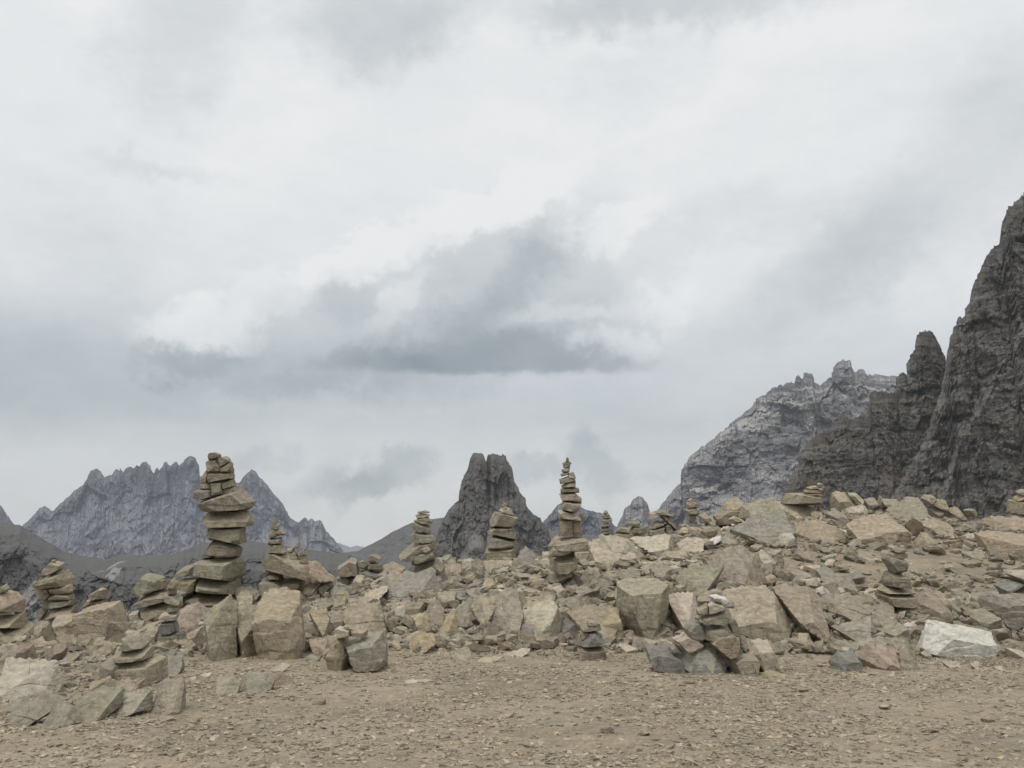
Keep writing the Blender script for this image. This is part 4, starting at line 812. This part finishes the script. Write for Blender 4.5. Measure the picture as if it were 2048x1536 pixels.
# ------------------------------------------------------------------ smaller stones bedded in the ridge, plus one dark stand-in for a hole (parts of the ground)
SMALL = [
 ('E: 1128,600 1190,555 1255,590 1262,660 1200,722 1132,690','H'),('B: 828,1172 880,1138 960,1148 932,1232 830,1214','P'),('B: 948,1162 1010,1128 1052,1160 992,1234','B'),('B: 1028,1202 1060,1168 1200,1198 1192,1272 1040,1274','U'),('B: 1058,1132 1100,1118 1212,1160 1212,1204 1080,1172','M'),  # first entry: stone added for the dark hole, shade put into its colour
 ('B: 1178,1232 1230,1178 1302,1260 1190,1264','B'),('B: 1178,1272 1300,1268 1292,1322 1190,1344','T'),('B: 1238,1092 1300,1098 1322,1160 1290,1184 1230,1132','P'),('B: 868,1242 930,1188 962,1260 900,1294','G'),
 ('B: 748,1242 820,1228 852,1280 780,1304','G'),('B: 918,1302 1000,1278 1062,1308 1042,1382 930,1384','G'),('B: 1058,1292 1160,1268 1172,1340 1080,1394','T'),('B: 1298,1252 1440,1188 1502,1198 1402,1290 1310,1324','P'),
 ('B: 1428,1152 1500,1118 1682,1118 1682,1180 1440,1184','G'),('B: 1800,1312 1870,1268 1902,1350 1860,1364','T'),('B: 1908,1242 2042,1228 2042,1352 1930,1354','M'),('B: 840,1385 880,1340 930,1350 930,1400','G'),('B: 1190,1345 1300,1320 1300,1380 1200,1390','M'),
 ('B: 860,990 880,985 960,1060 1040,1110 900,1130','T'),('B: 1500,1330 1640,1300 1690,1340 1640,1400 1520,1380','T'),('B: 1640,1320 1780,1310 1790,1400 1700,1440 1640,1400','B'),('B: 1525,1430 1560,1410 1600,1440 1570,1480','M'),
 ('C: 958,882 1000,853 1042,890 990,904','G'),('C: 678,1002 760,978 902,968 902,1042 690,1054','T'),('C: 768,922 870,898 882,942 790,954','P'),('C: 328,952 350,928 400,923 432,960 350,994','G'),('C: 343,992 440,948 462,1012 350,1034','M'),
 ('C: 338,1042 480,998 502,1052 400,1094','K'),('C: 498,1012 570,988 592,1072 510,1054','G'),('C: 343,1102 480,1098 492,1162 360,1164','G'),('C: 758,1062 860,1033 864,1082 780,1084','P'),('C: 753,1132 770,1088 872,1083 867,1144','D'),
 ('C: 768,1182 900,1138 912,1180 850,1234','G'),('C: 528,1212 600,1188 652,1240 602,1314 540,1252','M'),('C: 888,1242 960,1188 1082,1198 1052,1244 920,1274','P'),('C: 1438,972 1480,958 1542,990 1502,1054','G'),('C: 1578,1032 1640,978 1742,998 1742,1054','M'),
 ('C: 1728,1072 1870,1058 1902,1088 1852,1142 1750,1134','M'),('C: 520,960 560,950 600,962 560,975','P'),('C: 1100,1080 1180,1040 1200,1060 1120,1110','P'),('C: 560,1100 700,1080 740,1120 700,1170 600,1160','M'),('C: 1460,1150 1600,1130 1610,1200 1480,1210','G'),
 ('C: 1600,960 1700,950 1760,990 1640,1000','M'),('C: 1400,900 1540,880 1550,940 1500,970 1430,960','T'),('C: 1140,900 1200,895 1210,930 1140,935','P'),('C: 1155,960 1215,945 1220,985 1165,990','P'),('C: 820,985 900,970 905,1010 830,1020','P'),
 ('D: 288,722 400,708 570,688 592,792 480,864 380,802 310,762','P'),('D: 58,722 150,698 302,728 292,802 100,774','T'),('D: 498,852 540,818 702,818 752,872 590,894','T'),('D: 638,762 700,718 842,718 842,782 750,834 650,802','P'),('D: 848,742 970,678 982,710 870,794','W'),
 ('D: 928,762 960,718 1092,723 1092,772 960,794','G'),('D: 1078,702 1120,673 1212,673 1232,720 1100,744','M'),('D: 818,642 930,618 922,702 840,724','B'),('D: 1098,792 1160,773 1262,850 1240,864 1130,844','T'),('D: 918,962 1000,898 1002,1012 940,1014','P'),
 ('D: 698,902 830,888 852,952 740,964','P'),('D: 428,962 520,918 602,958 592,1044 480,1054 440,1014','M'),('D: 128,1002 200,968 332,978 332,1052 170,1064','M'),('D: 588,907 700,903 742,957','P'),('D: 988,802 1060,778 1102,800 1030,884','M'),
 ('D: 800,520 860,505 885,560 820,575','T'),('D: 1310,740 1370,715 1400,745 1320,770','G'),('D: 1235,752 1285,748 1285,780 1240,780','W'),('D: 320,910 440,898 500,915 340,940','P'),('D: 340,950 430,920 440,1000 350,1010','M'),('D: 1640,960 1780,925 1760,990 1680,1000','P'),
 ('D: 1230,500 1265,480 1300,520 1240,545','G'),('D: 1500,520 1560,480 1600,540 1530,560','T'),('D: 1850,470 1900,460 1900,500 1850,500','M'),('D: 640,600 690,590 690,640 640,640','G'),('D: 850,590 930,570 930,640 860,640','G'),
 ('E: 398,1112 450,1098 547,1180 522,1212 430,1162','P'),('E: 568,1192 640,1158 722,1188 702,1218 580,1219','P'),('E: 720,1150 800,1140 820,1170 730,1180','T'),('E: 780,1200 880,1180 900,1220 800,1240','P'),('E: 1560,700 1620,670 1740,668 1760,690 1580,720','P'),
 ('E: 1480,770 1620,755 1620,775 1490,790','P'),('E: 1670,745 1770,738 1760,765 1700,770','P'),('E: 1580,820 1740,810 1790,860 1600,880','G'),('E: 1430,1035 1500,1020 1525,1050 1440,1065','M'),('E: 1900,885 1940,880 1940,905 1905,905','P'),
 ('E: 1560,620 1600,590 1660,620 1640,655 1570,650','M'),('E: 1830,560 1850,530 1890,530 1900,570','M'),('E: 1690,600 1760,590 1800,620 1740,640 1700,630','B'),('E: 1340,640 1420,620 1450,700 1380,720','M'),('E: 1300,560 1340,545 1370,600 1310,610','T'),
 ('E: 410,570 440,535 480,570 460,590','P'),('E: 480,560 520,540 540,580 500,590','P'),('E: 1100,400 1130,375 1190,380 1200,410','G'),('E: 1590,480 1640,465 1670,510 1620,520','M'),('E: 300,575 350,560 380,600 320,610','G'),
 ('E: 1310,1170 1440,1160 1470,1300 1440,1360 1310,1350','T'),('E: 1500,1130 1600,1120 1640,1180 1560,1230 1500,1200','M'),('E: 1640,1150 1700,1140 1720,1190 1650,1200','M'),('E: 840,880 880,865 920,890 870,900','P'),('E: 740,840 850,870 780,890','P'),
 ('F: 460,680 520,640 600,655 560,710 470,708','G'),('F: 600,680 740,660 740,690 620,700','M'),('F: 740,670 810,650 840,670 760,682','W'),('F: 370,745 400,725 440,740 410,770','P'),('F: 0,640 60,598 122,640 100,704 0,724','M'),('F: -20,560 80,580 90,640 -20,660','T'),
 ('F: 1210,380 1270,375 1275,460 1215,460','T'),('F: 1060,380 1140,370 1150,470 1070,475','G'),('F: 1040,470 1110,455 1120,490 1060,500','P'),('F: 1030,300 1100,290 1125,340 1060,360','P'),('F: 1320,455 1360,460 1340,490','M'),('F: 1240,570 1300,540 1340,600 1250,650','G'),
 ('F: 1300,640 1400,600 1440,650 1330,670','D'),('F: 140,990 200,970 220,1010 150,1020','M'),('F: 590,800 730,790 740,815 620,830','M'),('F: 110,1050 190,1010 215,1040 130,1065','G'),('F: 30,1080 60,1020 100,1050 80,1090','M'),('F: 440,900 480,880 500,960 460,980','M'),
 ('F: 560,960 640,950 660,1000 580,1010','M'),('F: 690,1100 700,1090 790,1100 760,1170 640,1170','T'),('F: 1590,800 1680,790 1690,815 1600,825','P'),('F: 1500,830 1560,820 1570,845 1510,850','P'),('F: 880,540 950,540 930,590 870,590','B'),
 ('G: 870,555 1000,530 1030,600 960,650 880,600','T'),('G: 900,640 950,590 1040,600 1030,660 920,680','M'),('G: 820,690 870,650 950,670 930,700 840,710','G'),('G: 720,610 780,590 800,620 730,630','P'),('G: 560,790 680,725 700,735 620,790','P'),
 ('G: 1320,700 1390,685 1400,720 1330,735','P'),('G: 1640,840 1810,860 1640,880 1630,870','P'),('G: 1490,380 1530,370 1560,410 1510,430','G'),('G: 830,340 880,320 880,380 850,400','M'),('G: 1560,470 1700,460 1720,500 1600,520','O'),
 ('H: 60,545 90,530 100,560 70,570','M'),('H: 415,520 470,500 520,510 500,570 430,560','T'),('H: 540,540 580,505 640,500 600,560 560,570','T'),('H: 650,505 780,500 780,530 680,530','O'),('H: 690,570 720,545 740,575 700,585','P'),
 ('H: 790,570 820,550 840,575 810,585','P'),('H: 825,525 850,470 900,465 905,510 880,530','T'),('H: 610,690 680,665 800,670 760,690 640,715','P'),('H: 800,650 1000,605 1050,610 960,640 820,665','P'),('H: 1060,590 1200,585 1400,595 1300,608 1080,605','P'),
 ('H: 1500,240 1640,220 1650,270 1510,275','G'),('H: 1520,300 1640,285 1650,320 1540,325','M'),('H: 1250,200 1450,190 1400,240 1260,260','G'),('H: 1400,130 1600,120 1620,200 1480,230','G'),('H: 1640,200 1740,180 1750,220 1650,230','P'),('H: 1660,270 1740,260 1740,300 1680,310','U'),
 ('H: 300,160 440,140 440,240 340,250 300,200','M'),('H: 440,140 520,130 560,200 500,230','D'),('H: 0,240 160,220 180,300 60,330 0,300','T'),('H: 180,210 280,190 300,260 250,280','P'),('H: 940,230 1090,170 1200,150 1250,180 1180,260 1000,290','T'),
 ('I: 890,520 900,500 1140,520 1190,610 1040,640','B'),('I: 340,520 400,500 420,540 360,555','P'),('I: 440,545 540,530 550,560 460,570','O'),('I: 520,530 590,500 620,560 550,590','B'),('I: 190,470 280,450 330,520 240,560','T'),('I: 0,330 150,300 180,480 60,550 0,500','O'),
 ('I: 520,260 560,240 590,290 540,300','P'),('I: 1190,540 1380,525 1400,590 1300,600','T'),('I: 1400,525 1600,515 1610,600 1480,600','T'),('I: 1440,640 1500,615 1540,640 1480,655','M'),('I: 1720,520 1830,540 1830,600 1740,600','M'),('I: 1480,620 1530,610 1540,640','P'),
 ('J: 500,540 560,530 570,590 510,600','G'),('J: 730,800 800,790 800,810 740,815','P'),('J: 925,880 945,855 975,885','M'),('J: 1950,595 2100,640 2100,690 1990,655','P'),('J: 1940,500 1990,470 2030,500 2000,540 1950,540','M'),('J: 1760,442 1850,438 1852,482 1770,484','T'),
 ('J: 1520,380 1570,375 1590,410 1540,420','M'),('J: 1250,300 1290,280 1300,360 1250,360','M'),('J: 770,620 830,610 820,660 780,670','G'),('J: 1240,630 1300,610 1340,670 1270,680','M'),('J: 1830,745 1880,735 1890,770 1840,775','P'),('J: 560,170 620,160 720,190 700,215 580,215','P'),
]
for s, k in SMALL: stone(s, k, parent=ground, sub=4)

# ------------------------------------------------------------------ rubble
rng = np.random.RandomState(42)
BOXF = np.array([[0,2,1],[1,2,3],[4,5,6],[5,7,6],[0,1,4],[1,5,4],[2,6,3],[3,6,7],[0,4,2],[2,4,6],[1,3,5],[3,7,5]])
def lib_shape(sub, i, flat, rough=True):
    if sub == 0:                              # an eight-cornered flake
        r = np.random.RandomState(900 + i); v = np.array([(x, y, z) for x in (-1, 1) for y in (-.8, .8) for z in (-flat, flat)], float)
        v[:, :2] *= r.uniform(.45, 1.05, (8, 1)); v[1::2, :2] *= .82; v += r.normal(size=(8, 3)) * (.14, .14, .12 * flat); return v, BOXF
    r = np.random.RandomState(500 + i); u, f = ICO[sub]
    pl = [(1, r.uniform(-.2, .2), r.uniform(-.25, .25), 1), (-1, r.uniform(-.2, .2), r.uniform(-.25, .25), 1), (r.uniform(-.3, .3), 1, r.uniform(-.2, .2), .8), (r.uniform(-.3, .3), -1, r.uniform(-.2, .2), .8),
          (r.uniform(-.3, .3), r.uniform(-.3, .3), 1, flat), (r.uniform(-.2, .2), r.uniform(-.2, .2), -1, flat)]
    for _ in range(5):
        n = r.normal(size=3) * (1, 1, .6); n /= np.linalg.norm(n); e = abs(n[0]) + abs(n[1]) * .8 + abs(n[2]) * flat
        pl.append((*n, e * r.uniform(.58, .85)))
    v = star(u, pl, (1, .8, flat))
    return (roughen(v, 1.3, r, .03, .015) if rough else v), f
def cover(px, py):
    """how thickly the rubble lies: little on the dirt terrace at the right"""
    t = np.exp(-(((px - 1800) / 330) ** 2 + ((py - 1125) / 48) ** 2) * 1.2)
    return 1 - .95 * t
def spread(n, y0, y1, margin=1.32):
    y = np.sqrt(rng.uniform(y0 ** 2, y1 ** 2, n)); a = rng.uniform(-1024, 1024, n) * margin / (1.022 * F); x = a * y
    z = height(x, y); k = CP * 1.0
    dz = (z - 1.6) / y; # back to photo rows, only to thin the rubble on the terrace
    py = 768 - F * (dz * CP - SP) / (CP + dz * SP); px = 1024 + 1.022 * F * a
    keep = rng.uniform(0, 1, n) < cover(px, py)
    cr = np.interp(px, [0, 250, 420, 600, 900], [19, 19, 19.5, 21.5, 27]); keep &= y < cr + 1.2
    return x[keep], y[keep], z[keep]
tints = np.array([PAL[k] for k in 'TTTTMMMMGGGPPUMB'])
# stones one can tell apart: parts of the ground sharing library meshes
LIB = [mesh_from('stone_shape', *lib_shape(4, i, .3 + .4 * (i % 4) / 3)) for i in range(16)]
for me in LIB: me.materials.append(ROCK)
x, y, z = spread(320, 14.0, 27.0)
for i in range(min(len(x), 120)):
    s = .10 + .17 * rng.uniform() ** 1.6
    o = link('stone', LIB[i % 16], None, parent=ground, loc=(x[i], y[i], z[i] + s * .2), color=tuple(tints[rng.randint(16)] * rng.uniform(.85, 1.12)))
    o.scale = (s, s * rng.uniform(.7, 1.1), s * rng.uniform(.6, 1)); o.rotation_euler = (rng.normal() * .35, rng.normal() * .35, rng.uniform(0, 6.28))

def scatter(name, n, sub, nlib, sizes, xyz, tilt, sink, parent, flat, label=None, rough=True, tint_fn=None, **kw):
    x, y, z = xyz; n = len(x)
    libs = [lib_shape(sub, 100 + i, flat, rough) for i in range(nlib)]; nv = len(libs[0][0]); f0 = libs[0][1]
    which = rng.randint(nlib, size=n); s = sizes
    base = np.stack([l[0] for l in libs])[which]
    base = base * np.stack([s, s * rng.uniform(.55, 1.1, n), s * rng.uniform(.55, 1.1, n)], 1)[:, None, :]
    a, b, c = rng.normal(size=n) * tilt, rng.normal(size=n) * tilt, rng.uniform(0, 6.28, n)
    def rot(ax, an):
        M = np.zeros((n, 3, 3)); i, j = [(1, 2), (0, 2), (0, 1)][ax]
        M[:, ax, ax] = 1; M[:, i, i] = np.cos(an); M[:, j, j] = np.cos(an); M[:, i, j] = -np.sin(an); M[:, j, i] = np.sin(an); return M
    M = rot(0, a) @ rot(1, b) @ rot(2, c)
    v = np.einsum('nij,nvj->nvi', M, base) + np.stack([x, y, z + s * sink], 1)[:, None, :]
    f = f0[None] + (np.arange(n) * nv)[:, None, None]
    me = mesh_from(name, v.reshape(-1, 3), f.reshape(-1, 3), False)
    col = tints[rng.randint(16, size=n)] * rng.uniform(.8, 1.15, n)[:, None]
    if tint_fn is not None: col = tint_fn(col, x, y)
    at = me.attributes.new('tint', 'FLOAT_COLOR', 'POINT')
    cc = np.ones((n, nv, 4), np.float32); cc[:, :, :3] = col[:, None, :]; at.data.foreach_set('color', cc.ravel())
    return link(name, me, ROCK_T, parent=parent, kind='stuff', label=label, **kw)
xyz = spread(13500, 13.6, 27.5); n = len(xyz[0]); sz = .04 + .17 * rng.uniform(0, 1, n) ** 2.6; bigm = sz > .072
scatter('rubble', n, 2, 24, sz[bigm], [c_[bigm] for c_ in xyz], .27, .25, ground, .38)
scatter('flat_rubble', n, 0, 40, sz[~bigm], [c_[~bigm] for c_ in xyz], .27, .25, ground, .38)
xyz = spread(20000, 13.2, 27.5); n = len(xyz[0])
scatter('small_rubble', n, 0, 40, .014 + .045 * rng.uniform(0, 1, n) ** 3, xyz, .45, .1, ground, .5, rough=False)

xyz = spread(1150, 13.7, 17.5); n = len(xyz[0])
scatter('wedged_rubble', n, 2, 24, .08 + .15 * rng.uniform(0, 1, n) ** 1.5, xyz, .35, .2, ground, .48)
m_ = 5200; yy_ = np.sqrt(rng.uniform(8.8 ** 2, 13.8 ** 2, m_)); xx_ = rng.uniform(-1.3, 0, m_) * 1024 / F * yy_
pxx = 1024 + F * xx_ / yy_; pyy = 768 + F * np.tan(PITCH + np.arctan(1.6 / yy_))
kk = rng.uniform(0, 1, m_) < .55 * np.clip((430 - pxx) / 240, 0, 1) * np.clip((1450 - pyy - np.clip(pxx, 0, 400) * .18) / 50, 0, 1)
xx_, yy_ = xx_[kk], yy_[kk]; n = len(xx_)
scatter('strewn_rubble', n, 2, 24, .025 + .075 * rng.uniform(0, 1, n) ** 2.6, (xx_, yy_, height(xx_, yy_)), .25, .2, ground, .42)
# gravel on the trodden ground: thick in drifts, thin on the worn path
N = 108000
gy = np.sqrt(rng.uniform(5.6 ** 2, 14.6 ** 2, N)); gx = rng.uniform(-1.32, 1.32, N) * 1024 / F / 1.0 * gy
q = np.stack([gx * .55 + gy * .15, gy * .9, gx * 0], 1)
dens = np.clip(.50 + 1.5 * fbm(q, 4) , .10, 1) * np.clip(1.15 - (gy - 8.5) * .10, .5, 1)
keep = rng.uniform(0, 1, N) < dens; gx, gy = gx[keep], gy[keep]; n = len(gx)
def gtint(col, x, y):
    g = col.mean(1, keepdims=True); base = np.array([.415, .35, .26]); return col * .40 + base * .60 * rng.uniform(.62, 1.35, (len(x), 1))
scatter('gravel', n, 0, 50, .008 + .038 * rng.uniform(0, 1, n) ** 2.7, (gx, gy, height(gx, gy)), .16, .02, None, .34, rough=False, tint_fn=gtint,
        label='loose limestone gravel spread over the trodden ground', cat='gravel')
# palm-sized chips, each a part of the ground
CH = [mesh_from('chip_shape', *lib_shape(2, 60 + i, .26)) for i in range(12)]
for me in CH: me.materials.append(ROCK)
for i in range(60):
    yy = math.sqrt(rng.uniform(6.9 ** 2, 13 ** 2)); xx = rng.uniform(-1, 1) * 1024 / F * yy; s = rng.uniform(.035, .075)
    o = link('chip', CH[i % 12], None, parent=ground, loc=(xx, yy, hz(xx, yy) + s * .12), color=tuple(tints[rng.randint(16)] * .95))
    o.scale = (s, s * rng.uniform(.6, 1), s * rng.uniform(.6, 1)); o.rotation_euler = (rng.normal() * .15, rng.normal() * .15, rng.uniform(0, 6.28))

# ------------------------------------------------------------------ tufts of alpine grass and moss in the hollows
M_GRASS, t, b = new_mat('alpine_grass')
t.put(b.inputs['Base Color'], t.mix(t.noise(t.new('ShaderNodeNewGeometry').outputs['Position'], 20, 3, .6), (.06, .065, .03), (.15, .14, .06)))
GV, GF = [], []
for px, py, rad, nb in [(1672, 1272, .35, 420), (1658, 1255, .2, 200), (1845, 1262, .3, 420), (1838, 1278, .3, 300), (1860, 1225, .25, 260), (762, 1212, .22, 260), (780, 1230, .2, 160), (1905, 1222, .35, 300),
                    (1350, 1240, .2, 200), (920, 1180, .2, 200), (1650, 1122, .3, 120), (1760, 1128, .3, 140), (1830, 1085, .35, 200), (1980, 1225, .3, 200), (720, 1222, .15, 120), (610, 1238, .15, 120), (1500, 1105, .2, 100), (1870, 1320, .4, 120), (1990, 1330, .5, 160)]:
    d = hit(px, py); c = P(px, py, d)
    for _ in range(nb):
        gx_, gy_ = c.x + rng.normal() * rad * .6, c.y + rng.normal() * rad * .5; gz = hz(gx_, gy_) - .01
        an = rng.uniform(0, 6.28); L = rng.uniform(.03, .09); w2 = .004; lean = rng.normal(size=2) * L * .5
        k = len(GV); GV += [(gx_ - math.cos(an) * w2, gy_ - math.sin(an) * w2, gz), (gx_ + math.cos(an) * w2, gy_ + math.sin(an) * w2, gz), (gx_ + lean[0], gy_ + lean[1], gz + L)]; GF.append((k, k + 1, k + 2))
link('grass', mesh_from('grass', GV, GF), M_GRASS, kind='stuff', label='short dark alpine grass growing in the hollows between the blocks', cat='grass')

# ------------------------------------------------------------------ thin mountain haze
bm = bmesh.new(); bmesh.ops.create_cube(bm, size=1.0); hm = bpy.data.meshes.new('haze'); bm.to_mesh(hm); bm.free()
hzb = link('haze', hm, None, kind='stuff', label='thin blue haze in the mountain air', cat='haze')
hzb.scale = (19000, 19000, 1040); hzb.location = (0, 0, 520 - 290)
mh = bpy.data.materials.new('haze'); mh.use_nodes = True; t = NT(mh.node_tree); t.n.clear()
o = t.new('ShaderNodeOutputMaterial'); v = t.new('ShaderNodeVolumePrincipled'); t.l.new(v.outputs[0], o.inputs['Volume'])
v.inputs['Color'].default_value = (.84, .90, 1.0, 1); v.inputs['Density'].default_value = 5.5e-5; v.inputs['Anisotropy'].default_value = 0.0
hm.materials.append(mh)
